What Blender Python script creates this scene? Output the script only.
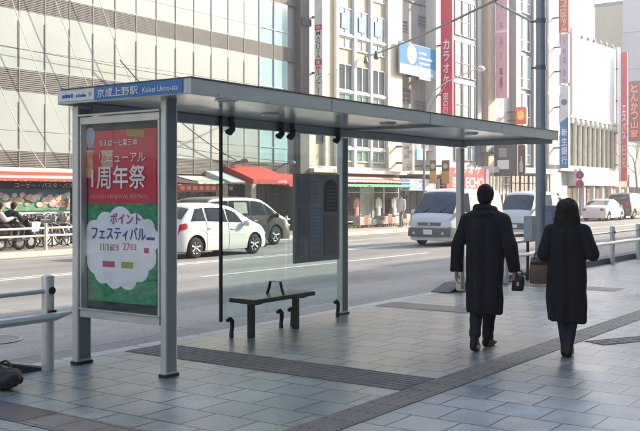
import bpy, bmesh, math, random
from math import sin, cos, pi, radians, sqrt, atan2, exp
from mathutils import Vector, Matrix, noise
RND = random.Random(11)
scn = bpy.context.scene
COL = scn.collection
for _o in list(bpy.data.objects):
    bpy.data.objects.remove(_o)

# ------------------------------------------------------------------ frame
# street coordinates: u along the street (away), v across the street to the
# left, z up.  The near pavement is z = 0, the camera stands over u = v = 0.
TH = radians(35.4)
FPX, HZ, CAMH = 930.0, 194.0, 1.63
ROAD = -0.13


def P(u, v, z=0.0):
    return Vector((-v, u, z))


# ------------------------------------------------------------------ camera
cam_d = bpy.data.cameras.new('camera')
cam = bpy.data.objects.new('camera', cam_d)
COL.objects.link(cam)
cam.location = (0, 0, CAMH)
cam.rotation_euler = (radians(90), 0, TH)
cam_d.sensor_width = 36
cam_d.lens = FPX / 640 * 36
cam_d.shift_y = -(215.5 - HZ) / 640
cam_d.clip_end = 3000
scn.camera = cam

# ------------------------------------------------------------------ light
SUN_EL, SUN_AZ = radians(25), radians(24)      # azimuth from +u towards -v
world = bpy.data.worlds.new('World')
scn.world = world
world.use_nodes = True
wn = world.node_tree
bg = wn.nodes['Background']
sky = wn.nodes.new('ShaderNodeTexSky')
sky.sky_type = 'NISHITA'
sky.sun_disc = False
sky.sun_elevation = SUN_EL
sky.sun_rotation = SUN_AZ                       # clockwise from +Y, as seen from above
sky.air_density = 1.0
sky.dust_density = 2.5
sky.ozone_density = 1.0
wn.links.new(sky.outputs[0], bg.inputs[0])
bg.inputs[1].default_value = 0.15
sd = bpy.data.lights.new('sun', 'SUN')
sd.energy = 2.8
sd.angle = radians(0.5)
sd.color = (1.0, 0.88, 0.71)
sun = bpy.data.objects.new('sun', sd)
COL.objects.link(sun)
_s = Vector((sin(SUN_AZ) * cos(SUN_EL), cos(SUN_AZ) * cos(SUN_EL), sin(SUN_EL)))
sun.rotation_euler = _s.to_track_quat('Z', 'Y').to_euler()
sun.location = _s * 60
scn.view_settings.view_transform = 'Standard'
scn.view_settings.look = 'None'
scn.view_settings.gamma = 1
scn.view_settings.use_curve_mapping = False
scn.view_settings.exposure = 2.0
scn.render.engine = 'CYCLES'
scn.cycles.use_denoising = True
scn.cycles.max_bounces = 8
scn.cycles.transparent_max_bounces = 16
scn.cycles.sample_clamp_indirect = 6


# ------------------------------------------------------------------ materials
def _nt(name):
    m = bpy.data.materials.new(name)
    m.use_nodes = True
    nt = m.node_tree
    return m, nt, nt.nodes, nt.links, nt.nodes['Principled BSDF']


def mat(name, col, rough=0.6, metal=0.0, var=0.12, scale=2.0, bump=0.0, bscale=60.0,
        coat=0.0, rvar=0.08, emit=None, es=0.0, stretch=(1, 1, 1), spec=0.5):
    m, nt, N, L, b = _nt(name)
    tc = N.new('ShaderNodeTexCoord')
    mp = N.new('ShaderNodeMapping')
    mp.inputs['Scale'].default_value = stretch
    L.new(tc.outputs['Object'], mp.inputs[0])
    no = N.new('ShaderNodeTexNoise')
    no.inputs['Scale'].default_value = scale
    no.inputs['Detail'].default_value = 6
    no.inputs['Roughness'].default_value = 0.6
    L.new(mp.outputs[0], no.inputs['Vector'])
    rp = N.new('ShaderNodeValToRGB')
    rp.color_ramp.elements[0].position = 0.28
    rp.color_ramp.elements[1].position = 0.72
    rp.color_ramp.elements[0].color = tuple(max(0, c * (1 - var)) for c in col) + (1,)
    rp.color_ramp.elements[1].color = tuple(min(1, c * (1 + var)) for c in col) + (1,)
    L.new(no.outputs[0], rp.inputs[0])
    L.new(rp.outputs[0], b.inputs['Base Color'])
    b.inputs['Metallic'].default_value = metal
    b.inputs['Specular IOR Level'].default_value = spec
    b.inputs['Coat Weight'].default_value = coat
    b.inputs['Coat Roughness'].default_value = 0.05
    mr = N.new('ShaderNodeMapRange')
    mr.inputs['To Min'].default_value = max(0.02, rough - rvar)
    mr.inputs['To Max'].default_value = min(1, rough + rvar)
    L.new(no.outputs[0], mr.inputs[0])
    L.new(mr.outputs[0], b.inputs['Roughness'])
    if bump:
        n2 = N.new('ShaderNodeTexNoise')
        n2.inputs['Scale'].default_value = bscale
        n2.inputs['Detail'].default_value = 4
        L.new(tc.outputs['Object'], n2.inputs['Vector'])
        bp = N.new('ShaderNodeBump')
        bp.inputs['Strength'].default_value = bump
        bp.inputs['Distance'].default_value = 0.02
        L.new(n2.outputs[0], bp.inputs['Height'])
        L.new(bp.outputs[0], b.inputs['Normal'])
    if emit:
        b.inputs['Emission Color'].default_value = tuple(emit) + (1,)
        b.inputs['Emission Strength'].default_value = es
    return m


def glass(name, tint=(0.9, 0.95, 0.94), refl=1.0, base=.04):
    m, nt, N, L, b = _nt(name)
    N.remove(b)
    out = N['Material Output']
    tr = N.new('ShaderNodeBsdfTransparent')
    tr.inputs[0].default_value = tuple(tint) + (1,)
    gl = N.new('ShaderNodeBsdfGlossy')
    gl.inputs['Roughness'].default_value = 0.02
    gl.inputs[0].default_value = (refl, refl, refl, 1)
    lw = N.new('ShaderNodeLayerWeight')
    lw.inputs[0].default_value = 0.5
    pw = N.new('ShaderNodeMath'); pw.operation = 'POWER'; pw.inputs[1].default_value = 4.0
    L.new(lw.outputs['Facing'], pw.inputs[0])
    sc = N.new('ShaderNodeMath'); sc.operation = 'MULTIPLY_ADD'; sc.inputs[1].default_value = 0.9; sc.inputs[2].default_value = base
    L.new(pw.outputs[0], sc.inputs[0])
    mx = N.new('ShaderNodeMixShader')
    L.new(sc.outputs[0], mx.inputs[0])
    L.new(tr.outputs[0], mx.inputs[1])
    L.new(gl.outputs[0], mx.inputs[2])
    L.new(mx.outputs[0], out.inputs[0])
    return m


def paving_mat(name, c1, c2, mortar, bw, bh, rough=0.5, stain=0.35):
    m, nt, N, L, b = _nt(name)
    tc = N.new('ShaderNodeTexCoord')
    br = N.new('ShaderNodeTexBrick')
    br.inputs['Scale'].default_value = 1
    br.inputs['Brick Width'].default_value = bw
    br.inputs['Row Height'].default_value = bh
    br.inputs['Mortar Size'].default_value = 0.011
    br.inputs['Mortar Smooth'].default_value = 0.3
    br.inputs['Bias'].default_value = -0.1
    br.inputs['Color1'].default_value = tuple(c1) + (1,)
    br.inputs['Color2'].default_value = tuple(c2) + (1,)
    br.inputs['Mortar'].default_value = tuple(mortar) + (1,)
    # slightly irregular joints
    wz = N.new('ShaderNodeTexNoise')
    wz.inputs['Scale'].default_value = 2.3
    L.new(tc.outputs['Object'], wz.inputs['Vector'])
    vm = N.new('ShaderNodeVectorMath')
    vm.operation = 'SCALE'
    vm.inputs['Scale'].default_value = 0.035
    L.new(wz.outputs['Color'], vm.inputs[0])
    va = N.new('ShaderNodeVectorMath')
    L.new(tc.outputs['Object'], va.inputs[0])
    L.new(vm.outputs[0], va.inputs[1])
    L.new(va.outputs[0], br.inputs['Vector'])
    n1 = N.new('ShaderNodeTexNoise')
    n1.inputs['Scale'].default_value = 0.55
    n1.inputs['Detail'].default_value = 8
    n1.inputs['Roughness'].default_value = 0.65
    L.new(tc.outputs['Object'], n1.inputs['Vector'])
    r1 = N.new('ShaderNodeValToRGB')
    r1.color_ramp.elements[0].position = 0.32
    r1.color_ramp.elements[1].position = 0.68
    r1.color_ramp.elements[0].color = (1 - stain, 1 - stain, 1 - stain, 1)
    r1.color_ramp.elements[1].color = (1 + stain * .3, 1 + stain * .3, 1 + stain * .3, 1)
    L.new(n1.outputs[0], r1.inputs[0])
    n2 = N.new('ShaderNodeTexNoise')
    n2.inputs['Scale'].default_value = 45
    n2.inputs['Detail'].default_value = 5
    L.new(tc.outputs['Object'], n2.inputs['Vector'])
    r2 = N.new('ShaderNodeValToRGB')
    r2.color_ramp.elements[0].position = 0.3
    r2.color_ramp.elements[1].position = 0.7
    r2.color_ramp.elements[0].color = (.82, .82, .82, 1)
    r2.color_ramp.elements[1].color = (1.1, 1.1, 1.1, 1)
    L.new(n2.outputs[0], r2.inputs[0])
    m1 = N.new('ShaderNodeMixRGB')
    m1.blend_type = 'MULTIPLY'
    m1.inputs[0].default_value = 1
    L.new(br.outputs[0], m1.inputs[1])
    L.new(r1.outputs[0], m1.inputs[2])
    m2 = N.new('ShaderNodeMixRGB')
    m2.blend_type = 'MULTIPLY'
    m2.inputs[0].default_value = 1
    L.new(m1.outputs[0], m2.inputs[1])
    L.new(r2.outputs[0], m2.inputs[2])
    # trodden gum and small stains
    vo = N.new('ShaderNodeTexVoronoi')
    vo.inputs['Scale'].default_value = 1.7
    L.new(va.outputs[0], vo.inputs['Vector'])
    vr = N.new('ShaderNodeValToRGB')
    vr.color_ramp.elements[0].position = .045
    vr.color_ramp.elements[1].position = .065
    vr.color_ramp.elements[0].color = (.5, .5, .5, 1)
    vr.color_ramp.elements[1].color = (1, 1, 1, 1)
    L.new(vo.outputs['Distance'], vr.inputs[0])
    n4 = N.new('ShaderNodeTexNoise')
    n4.inputs['Scale'].default_value = 2.6
    n4.inputs['Detail'].default_value = 9
    n4.inputs['Roughness'].default_value = .75
    L.new(tc.outputs['Object'], n4.inputs['Vector'])
    r4 = N.new('ShaderNodeValToRGB')
    r4.color_ramp.elements[0].position = .34
    r4.color_ramp.elements[1].position = .5
    r4.color_ramp.elements[0].color = (.62, .60, .57, 1)
    r4.color_ramp.elements[1].color = (1, 1, 1, 1)
    L.new(n4.outputs[0], r4.inputs[0])
    m3 = N.new('ShaderNodeMixRGB'); m3.blend_type = 'MULTIPLY'; m3.inputs[0].default_value = 1
    L.new(m2.outputs[0], m3.inputs[1]); L.new(vr.outputs[0], m3.inputs[2])
    m4 = N.new('ShaderNodeMixRGB'); m4.blend_type = 'MULTIPLY'; m4.inputs[0].default_value = .8
    L.new(m3.outputs[0], m4.inputs[1]); L.new(r4.outputs[0], m4.inputs[2])
    L.new(m4.outputs[0], b.inputs['Base Color'])
    mr = N.new('ShaderNodeMapRange')
    mr.inputs['From Min'].default_value = 0.3
    mr.inputs['From Max'].default_value = 0.7
    mr.inputs['To Min'].default_value = rough - .12
    mr.inputs['To Max'].default_value = rough + .12
    L.new(n1.outputs[0], mr.inputs[0])
    L.new(mr.outputs[0], b.inputs['Roughness'])
    ad = N.new('ShaderNodeMath')
    ad.operation = 'MULTIPLY_ADD'
    ad.inputs[1].default_value = -1.0
    L.new(br.outputs['Fac'], ad.inputs[0])
    mu = N.new('ShaderNodeMath')
    mu.operation = 'MULTIPLY'
    mu.inputs[1].default_value = 0.25
    L.new(n2.outputs[0], mu.inputs[0])
    L.new(mu.outputs[0], ad.inputs[2])
    bp = N.new('ShaderNodeBump')
    bp.inputs['Strength'].default_value = 0.35
    bp.inputs['Distance'].default_value = 0.006
    L.new(ad.outputs[0], bp.inputs['Height'])
    L.new(bp.outputs[0], b.inputs['Normal'])
    return m


def asphalt_mat(name, col):
    m, nt, N, L, b = _nt(name)
    tc = N.new('ShaderNodeTexCoord')
    mp = N.new('ShaderNodeMapping')
    mp.inputs['Scale'].default_value = (1, 0.08, 1)     # wheel tracks run along the street
    L.new(tc.outputs['Object'], mp.inputs[0])
    n1 = N.new('ShaderNodeTexNoise')
    n1.inputs['Scale'].default_value = 0.9
    n1.inputs['Detail'].default_value = 7
    L.new(mp.outputs[0], n1.inputs['Vector'])
    n2 = N.new('ShaderNodeTexNoise')
    n2.inputs['Scale'].default_value = 90
    n2.inputs['Detail'].default_value = 3
    L.new(tc.outputs['Object'], n2.inputs['Vector'])
    n3 = N.new('ShaderNodeTexNoise')
    n3.inputs['Scale'].default_value = 0.35
    n3.inputs['Detail'].default_value = 6
    L.new(tc.outputs['Object'], n3.inputs['Vector'])
    cur = None
    n5 = N.new('ShaderNodeTexNoise')
    n5.inputs['Scale'].default_value = 14
    n5.inputs['Detail'].default_value = 6
    n5.inputs['Roughness'].default_value = .8
    L.new(tc.outputs['Object'], n5.inputs['Vector'])
    for n, lo, hi in ((n1, .72, 1.18), (n2, .6, 1.35), (n3, .8, 1.15), (n5, .78, 1.2)):
        r = N.new('ShaderNodeValToRGB')
        r.color_ramp.elements[0].position = .3
        r.color_ramp.elements[1].position = .7
        r.color_ramp.elements[0].color = (lo, lo, lo, 1)
        r.color_ramp.elements[1].color = (hi, hi, hi, 1)
        L.new(n.outputs[0], r.inputs[0])
        x = N.new('ShaderNodeMixRGB')
        x.blend_type = 'MULTIPLY'
        x.inputs[0].default_value = 1
        if cur is None:
            x.inputs[1].default_value = tuple(col) + (1,)
        else:
            L.new(cur.outputs[0], x.inputs[1])
        L.new(r.outputs[0], x.inputs[2])
        cur = x
    # reinstated trenches: rectangular patches of slightly different tar
    br = N.new('ShaderNodeTexBrick')
    br.inputs['Scale'].default_value = 1
    br.inputs['Brick Width'].default_value = 3.3
    br.inputs['Row Height'].default_value = 9.0
    br.inputs['Mortar Size'].default_value = .02
    br.inputs['Color1'].default_value = (.88, .88, .89, 1)
    br.inputs['Color2'].default_value = (1.06, 1.05, 1.04, 1)
    br.inputs['Mortar'].default_value = (.62, .62, .63, 1)
    wv = N.new('ShaderNodeVectorMath'); wv.operation = 'SCALE'; wv.inputs['Scale'].default_value = .25
    L.new(n3.outputs['Color'], wv.inputs[0])
    wa = N.new('ShaderNodeVectorMath')
    L.new(tc.outputs['Object'], wa.inputs[0]); L.new(wv.outputs[0], wa.inputs[1])
    L.new(wa.outputs[0], br.inputs['Vector'])
    x = N.new('ShaderNodeMixRGB'); x.blend_type = 'MULTIPLY'; x.inputs[0].default_value = 1
    L.new(cur.outputs[0], x.inputs[1]); L.new(br.outputs[0], x.inputs[2])
    # fine cracks
    vc = N.new('ShaderNodeTexVoronoi'); vc.feature = 'DISTANCE_TO_EDGE'; vc.inputs['Scale'].default_value = .55
    L.new(wa.outputs[0], vc.inputs['Vector'])
    cr = N.new('ShaderNodeValToRGB')
    cr.color_ramp.elements[0].position = .002; cr.color_ramp.elements[1].position = .009
    cr.color_ramp.elements[0].color = (.5, .5, .5, 1); cr.color_ramp.elements[1].color = (1, 1, 1, 1)
    L.new(vc.outputs['Distance'], cr.inputs[0])
    y = N.new('ShaderNodeMixRGB'); y.blend_type = 'MULTIPLY'; y.inputs[0].default_value = .3
    L.new(x.outputs[0], y.inputs[1]); L.new(cr.outputs[0], y.inputs[2])
    L.new(y.outputs[0], b.inputs['Base Color'])
    b.inputs['Roughness'].default_value = 0.72
    b.inputs['Specular IOR Level'].default_value = 0.35
    bp = N.new('ShaderNodeBump')
    bp.inputs['Strength'].default_value = 0.5
    bp.inputs['Distance'].default_value = 0.01
    L.new(n2.outputs[0], bp.inputs['Height'])
    L.new(bp.outputs[0], b.inputs['Normal'])
    return m


_mc = {}


def flat(name, col, rough=.55, **k):
    if name not in _mc:
        k.setdefault('spec', .25)
        _mc[name] = mat(name, col, max(rough, .45) if not k.get('metal') and not k.get('coat') else rough, **k)
    return _mc[name]


# ------------------------------------------------------------------ mesh kit
class MB:
    def __init__(s):
        s.v, s.f, s.m = [], [], []

    def add(s, vs, fs, m=0):
        o = len(s.v)
        s.v += [tuple(x) for x in vs]
        s.f += [tuple(i + o for i in f) for f in fs]
        s.m += [m] * len(fs)
        return s

    def box(s, u0, u1, v0, v1, z0, z1, m=0):
        u0, u1 = sorted((u0, u1)); v0, v1 = sorted((v0, v1)); z0, z1 = sorted((z0, z1))
        vs = [(u0, v0, z0), (u1, v0, z0), (u1, v1, z0), (u0, v1, z0),
              (u0, v0, z1), (u1, v0, z1), (u1, v1, z1), (u0, v1, z1)]
        fs = [(0, 3, 2, 1), (4, 5, 6, 7), (0, 1, 5, 4), (1, 2, 6, 5), (2, 3, 7, 6), (3, 0, 4, 7)]
        return s.add(vs, fs, m)

    def hexa(s, bot, top, m=0):
        """two quads (same winding, ccw from above) joined"""
        return s.add(list(bot) + list(top), [(3, 2, 1, 0), (4, 5, 6, 7), (0, 1, 5, 4), (1, 2, 6, 5), (2, 3, 7, 6), (3, 0, 4, 7)], m)

    def tube(s, pts, r, n=8, m=0, closed=False, caps=True):
        pts = [Vector(p) for p in pts]
        k = len(pts)
        rs = r if isinstance(r, (list, tuple)) else [r] * k
        rings = []
        prev = None
        for i, p in enumerate(pts):
            if closed:
                d = pts[(i + 1) % k] - pts[i - 1]
            else:
                d = pts[min(i + 1, k - 1)] - pts[max(i - 1, 0)]
            d.normalize()
            if prev is None:
                a = Vector((0, 0, 1)) if abs(d.z) < .9 else Vector((1, 0, 0))
                x = d.cross(a).normalized()
            else:
                x = (prev - d * prev.dot(d)).normalized()
            prev = x
            y = d.cross(x)
            rings.append([p + (x * cos(2 * pi * j / n) + y * sin(2 * pi * j / n)) * rs[i] for j in range(n)])
        vs = [q for rg in rings for q in rg]
        fs = []
        for i in range(k if closed else k - 1):
            a, b = i * n, ((i + 1) % k) * n
            for j in range(n):
                fs.append((a + j, a + (j + 1) % n, b + (j + 1) % n, b + j))
        if caps and not closed:
            fs.append(tuple(range(n - 1, -1, -1)))
            fs.append(tuple((k - 1) * n + j for j in range(n)))
        return s.add(vs, fs, m)

    def loft(s, rings, m=0, caps=True):
        n = len(rings[0])
        vs = [q for rg in rings for q in rg]
        fs = []
        for i in range(len(rings) - 1):
            a, b = i * n, (i + 1) * n
            for j in range(n):
                fs.append((a + j, a + (j + 1) % n, b + (j + 1) % n, b + j))
        if caps:
            fs.append(tuple(range(n - 1, -1, -1)))
            fs.append(tuple((len(rings) - 1) * n + j for j in range(n)))
        return s.add(vs, fs, m)

    def ball(s, c, rx, ry=None, rz=None, n=12, k=8, m=0):
        ry = rx if ry is None else ry
        rz = rx if rz is None else rz
        vs = [(c[0], c[1], c[2] - rz)]
        for i in range(1, k):
            t = -pi / 2 + pi * i / k
            for j in range(n):
                a = 2 * pi * j / n
                vs.append((c[0] + rx * cos(t) * cos(a), c[1] + ry * cos(t) * sin(a), c[2] + rz * sin(t)))
        vs.append((c[0], c[1], c[2] + rz))
        fs = [(0, 1 + (j + 1) % n, 1 + j) for j in range(n)]
        for i in range(k - 2):
            a = 1 + i * n
            for j in range(n):
                fs.append((a + j, a + (j + 1) % n, a + n + (j + 1) % n, a + n + j))
        a = 1 + (k - 2) * n
        e = len(vs) - 1
        fs += [(a + j, a + (j + 1) % n, e) for j in range(n)]
        return s.add(vs, fs, m)

    def cap(s, p0, r0, p1, r1, n=12, m=0):
        s.ball(p0, r0, n=n, m=m); s.ball(p1, r1, n=n, m=m)
        if (Vector(p1) - Vector(p0)).length > 1e-4:
            s.tube([p0, p1], [r0, r1], n=n, m=m)
        return s

    def prism(s, poly, ax, a0, a1, m=0):
        """poly of 2-d points extruded along axis ax ('u','v','z')"""
        def mk(p, a):
            return {'u': (a, p[0], p[1]), 'v': (p[0], a, p[1]), 'z': (p[0], p[1], a)}[ax]
        n = len(poly)
        vs = [mk(p, a0) for p in poly] + [mk(p, a1) for p in poly]
        fs = [tuple(range(n - 1, -1, -1)), tuple(range(n, 2 * n))]
        fs += [(j, (j + 1) % n, n + (j + 1) % n, n + j) for j in range(n)]
        return s.add(vs, fs, m)

    def quad(s, a, b, c, d, m=0):
        return s.add([a, b, c, d], [(0, 1, 2, 3)], m)

    def build(s, name, mats, parent=None, smooth=False, bevel=0.0, at=None, recalc=True, seg=2):
        org = (0, 0, 0)
        if parent is not None:
            org = ORG.get(parent.name, (0, 0, 0))
        elif at is not None:
            org = at
        me = bpy.data.meshes.new(name)
        me.from_pydata([P(a - org[0], b - org[1], c - org[2]) for a, b, c in s.v], [], s.f)
        if not isinstance(mats, (list, tuple)):
            mats = [mats]
        for x in mats:
            me.materials.append(x)
        if len(mats) > 1:
            me.polygons.foreach_set('material_index', s.m)
        if recalc:
            bm = bmesh.new(); bm.from_mesh(me)
            bmesh.ops.recalc_face_normals(bm, faces=bm.faces)
            bm.to_mesh(me); bm.free()
        if smooth:
            me.polygons.foreach_set('use_smooth', [True] * len(me.polygons))
            try:
                me.set_sharp_from_angle(angle=radians(50))
            except Exception:
                pass
        me.update()
        o = bpy.data.objects.new(name, me)
        COL.objects.link(o)
        if parent is not None:
            o.parent = parent
            ORG[o.name] = org
        else:
            o.location = P(*org)
        if bevel:
            b = o.modifiers.new('bevel', 'BEVEL')
            b.width = bevel; b.segments = seg; b.limit_method = 'ANGLE'; b.angle_limit = radians(40)
        return o


ORG = {}


def tag(o, label, cat, group=None):
    o['label'] = label
    o['category'] = cat
    if group:
        o['group'] = group
    return o


def thing(name, label, cat, u=0, v=0, z=0, rot=0.0, group=None, local=False):
    o = bpy.data.objects.new(name, None)
    COL.objects.link(o)
    o.location = P(u, v, z)
    o.rotation_euler = (0, 0, rot)
    ORG[o.name] = (0, 0, 0) if local else (u, v, z)
    return tag(o, label, cat, group)


def struct(o):
    o['kind'] = 'structure'
    return o


def copy_tree(o, parent=None):
    c = o.copy()
    COL.objects.link(c)
    if parent is not None:
        c.parent = parent
    ORG[c.name] = ORG.get(o.name, (0, 0, 0))
    for ch in list(o.children):
        copy_tree(ch, c)
    return c


def dup(o, u, v, z, rot, label, group=None):
    c = copy_tree(o)
    c.location = P(u, v, z)
    c.rotation_euler = (0, 0, rot)
    c['label'] = label
    if group:
        c['group'] = group
    return c


def lettering(txt, w, h, org, right, up, m, parent, name='lettering', ext=0.002, bold=0.0, lift=0.004, fit=True, at=None):
    """one mesh of glyphs, fitted to w x h, its lower left corner at org"""
    cu = bpy.data.curves.new('text', 'FONT')
    cu.body = txt
    cu.resolution_u = 3
    if bold and all(ord(c) < 128 for c in txt):
        cu.offset = bold * .6
        bold = 0
    tmp = bpy.data.objects.new('text', cu)
    COL.objects.link(tmp)
    dg = bpy.context.evaluated_depsgraph_get()
    me = bpy.data.meshes.new_from_object(tmp.evaluated_get(dg))
    pts = [v.co.copy() for v in me.vertices]
    fs = [tuple(p.vertices) for p in me.polygons]
    bpy.data.objects.remove(tmp)
    bpy.data.curves.remove(cu)
    bpy.data.meshes.remove(me)
    if not pts:
        return None
    x0 = min(p.x for p in pts); x1 = max(p.x for p in pts)
    y0 = min(p.y for p in pts); y1 = max(p.y for p in pts)
    sx = w / max(1e-6, x1 - x0); sy = h / max(1e-6, y1 - y0)
    R_, U_ = Vector(right), Vector(up)
    n = R_.cross(U_)
    O = Vector(org) + n * lift
    b = MB()
    k = bold * .5
    for i, (ox, oy) in enumerate(((0, 0),) if not k else ((0, 0), (k, 0), (-k, 0), (0, k), (0, -k))):
        b.add([O + n * (i * .0003) + R_ * ((p.x - x0 + ox) * sx) + U_ * ((p.y - y0 + oy) * sy) for p in pts], fs)
    return b.build(name, m, parent, recalc=False, at=at)


def column_text(chars, w, ch, gap, org, right, up, m, parent, name='lettering', bold=0.0, thin=()):
    """upright glyphs stacked downwards from org (upper left corner), one mesh"""
    R_, U_ = Vector(right), Vector(up)
    objs = []
    y = 0.0
    b = MB()
    for c in chars:
        if c == ' ':
            y += ch * .5
            continue
        hh = ch * (.25 if c in 'ー一' else 1)
        ww = w
        o = lettering(c, ww if c not in 'ーI1' else w * .18, ch * .9, Vector(org) - U_ * (y + ch * .95) + R_ * (0 if c not in 'ーI1' else w * .41), right, up, m, None, bold=bold)
        if o:
            for p in o.data.polygons:
                pass
            base = len(b.v)
            b.add([(v.co.y, -v.co.x, v.co.z) for v in o.data.vertices], [tuple(p.vertices) for p in o.data.polygons])
            me = o.data
            bpy.data.objects.remove(o); bpy.data.meshes.remove(me)
        y += ch + gap
    return b.build(name, m, parent, recalc=False)


RU, RV = (1, 0, 0), (0, -1, 0)     # reading direction on faces turned to -v and to -u
UP = (0, 0, 1)


def fx(x, v=25.0):
    """u of the sight line through picture column x on the plane v (used only to measure the street)"""
    t = (x - 320) / FPX
    return v * (cos(TH) + sin(TH) * t) / (sin(TH) - cos(TH) * t)


def fz(x, y, v=25.0):
    t = (x - 320) / FPX
    Z = v / (sin(TH) - cos(TH) * t)
    return CAMH + (HZ - y) / FPX * Z


def remesh(mb, name, mats, parent, voxel, smooth_it=4, disp=None):
    o = mb.build(name, mats, parent)
    r = o.modifiers.new('r', 'REMESH')
    r.mode = 'VOXEL'; r.voxel_size = voxel
    if smooth_it:
        s = o.modifiers.new('s', 'SMOOTH')
        s.iterations = smooth_it; s.factor = 0.5
    dg = bpy.context.evaluated_depsgraph_get()
    me = bpy.data.meshes.new_from_object(o.evaluated_get(dg))
    o.modifiers.clear()
    old = o.data
    o.data = me
    me.name = name
    bpy.data.meshes.remove(old)
    if not me.materials:
        for x in (mats if isinstance(mats, (list, tuple)) else [mats]):
            me.materials.append(x)
    if disp:
        me.update()
        nor = [v.normal.copy() for v in me.vertices]
        for v, n in zip(me.vertices, nor):
            c = v.co
            v.co = c + n * disp(c.y, -c.x, c.z)
    me.polygons.foreach_set('use_smooth', [True] * len(me.polygons))
    me.update()
    return o
# ------------------------------------------------------------------ palette
M_ASPH = asphalt_mat('asphalt', (.235, .23, .215))
M_PAVE = paving_mat('paving', (.205, .25, .262), (.30, .325, .312), (.04, .044, .044), .40, .40, .36, .62)
M_PAVE2 = paving_mat('far_paving', (.42, .37, .31), (.46, .40, .33), (.25, .22, .19), .3, .3, .6, .25)
M_GRAN = mat('granite', (.40, .38, .35), .6, var=.18, scale=9, bump=.15)
M_TACT = mat('tactile_grey', (.092, .09, .083), .62, var=.4, scale=3, bump=.2)
M_INLAY = paving_mat('dark_inlay', (.048, .046, .043), (.07, .066, .062), (.03, .03, .03), .3, .3, .5, .35)
M_INLAY2 = paving_mat('brown_inlay', (.16, .14, .128), (.20, .17, .155), (.07, .06, .055), .3, .3, .5, .3)
M_LINE = mat('road_paint', (.52, .50, .47), .65, var=.45, scale=14, bump=.2)
M_STEEL = mat('painted_steel', (.58, .605, .585), .38, metal=.25, var=.07, scale=4, coat=.15)
M_STEELD = mat('dark_steel', (.115, .13, .145), .4, metal=.2, var=.1, scale=4)
M_FASC = mat('fascia_steel', (.44, .515, .52), .36, metal=.25, var=.08, scale=2, coat=.2)
M_SOFFIT = mat('soffit_panel', (.88, .87, .84), .16, metal=.25, var=.06, scale=1.5)
M_BLACK = mat('black_metal', (.018, .019, .022), .4, var=.2, scale=6)
M_WHITE = flat('white_paint', (.72, .72, .70), .45)
M_CREAM = flat('cream_paint', (.66, .60, .50), .55)
M_ALLOY0 = flat('bolt_steel', (.35, .36, .36), .4, metal=.6)
M_RUB = flat('rubber', (.022, .022, .023), .75, bump=.2)
M_GLASS = glass('clear_glass', (.86, .93, .92))
M_GLASS2 = glass('case_glass', (.96, .97, .97), base=.018)
M_TXTW = flat('white_ink', (.78, .78, .78), .5)
M_TXTK = flat('black_ink', (.03, .03, .03), .5)
M_RED = flat('red_sheet', (.62, .045, .06), .45)
M_BLUEINK = flat('blue_ink', (.03, .09, .38), .5)

# ------------------------------------------------------------------ ground
b = MB(); b.quad((-600, -600, -.35), (1500, -600, -.35), (1500, 600, -.35), (-600, 600, -.35))
struct(b.build('ground', flat('earth', (.2, .19, .17), .9)))
KV = 7.45          # near kerb line
FK = 21.7          # far kerb line
b = MB(); b.box(-60, 420, KV - .05, FK + .05, -.34, ROAD)
struct(b.build('road', M_ASPH))
b = MB(); b.box(-60, 420, -4.0, KV - .19, -.3, 0)
struct(b.build('pavement', M_PAVE))
b = MB()
u = -20.0
while u < 120:
    L_ = .995
    b.box(u, u + L_ - .006, KV - .187, KV, -.3, -.001 + RND.uniform(-.002, .002))
    u += 1.0
struct(b.build('kerb', M_GRAN, bevel=.012))
b = MB(); b.box(-60, 420, FK + .2, 48, -.3, 0)
struct(b.build('far_pavement', M_PAVE2))
b = MB(); b.box(-60, 420, FK, FK + .197, -.3, .005)
struct(b.build('far_kerb', flat('far_granite', (.62, .54, .44), .7, bump=.1), bevel=.015))
# gutter strip
b = MB(); b.box(-60, 200, KV + .002, KV + .45, ROAD - .1, ROAD + .004)
struct(b.build('gutter', flat('gutter_concrete', (.15, .155, .155), .7, var=.25, scale=3, bump=.2)))
for k, (gu, lab) in enumerate(((4.2, 'iron drain grate in the gutter left of the poster case'), (9.6, 'iron drain grate in the gutter behind the bench'), (15.2, 'iron drain grate in the gutter just past the far shelter post'))):
    dg_ = thing('drain_grate', lab, 'drain grate', gu, KV + .24, ROAD, group='gutter drain grates')
    b = MB(); b.box(gu - .26, gu + .26, KV + .06, KV + .42, ROAD - .05, ROAD + .0075); b.build('frame', flat('grate_iron', (.05, .048, .045), .6), dg_)
    b = MB()
    for q in range(11):
        b.box(gu - .23 + q * .043, gu - .208 + q * .043, KV + .08, KV + .40, ROAD + .008, ROAD + .016)
    b.build('grate_bars', flat('grate_worn', (.12, .115, .105), .5), dg_)
# carriageway markings
def road_line(u0, u1, v0, v1, zz=.005):
    b = MB()
    n = max(1, int((u1 - u0) / 4))
    for i in range(n):
        a, c = u0 + (u1 - u0) * i / n, u0 + (u1 - u0) * (i + 1) / n
        b.quad((a, v0, ROAD + zz), (c, v0, ROAD + zz), (c, v1, ROAD + zz), (a, v1, ROAD + zz))
    return struct(b.build('lane_line', M_LINE, recalc=False))
road_line(14.6, 24.6, 13.40, 13.55)
road_line(29.0, 39.0, 13.40, 13.55)
road_line(44.0, 54.0, 13.40, 13.55)
road_line(60.0, 70.0, 13.40, 13.55)
road_line(-30, 150, 16.15, 16.32)
road_line(-30, 150, 16.45, 16.58)
for k in range(-2, 14):
    road_line(k * 9.0 - 2.0, k * 9.0 + 3.0, 19.2, 19.33)
road_line(-40, 150, 20.95, 21.05)
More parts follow.
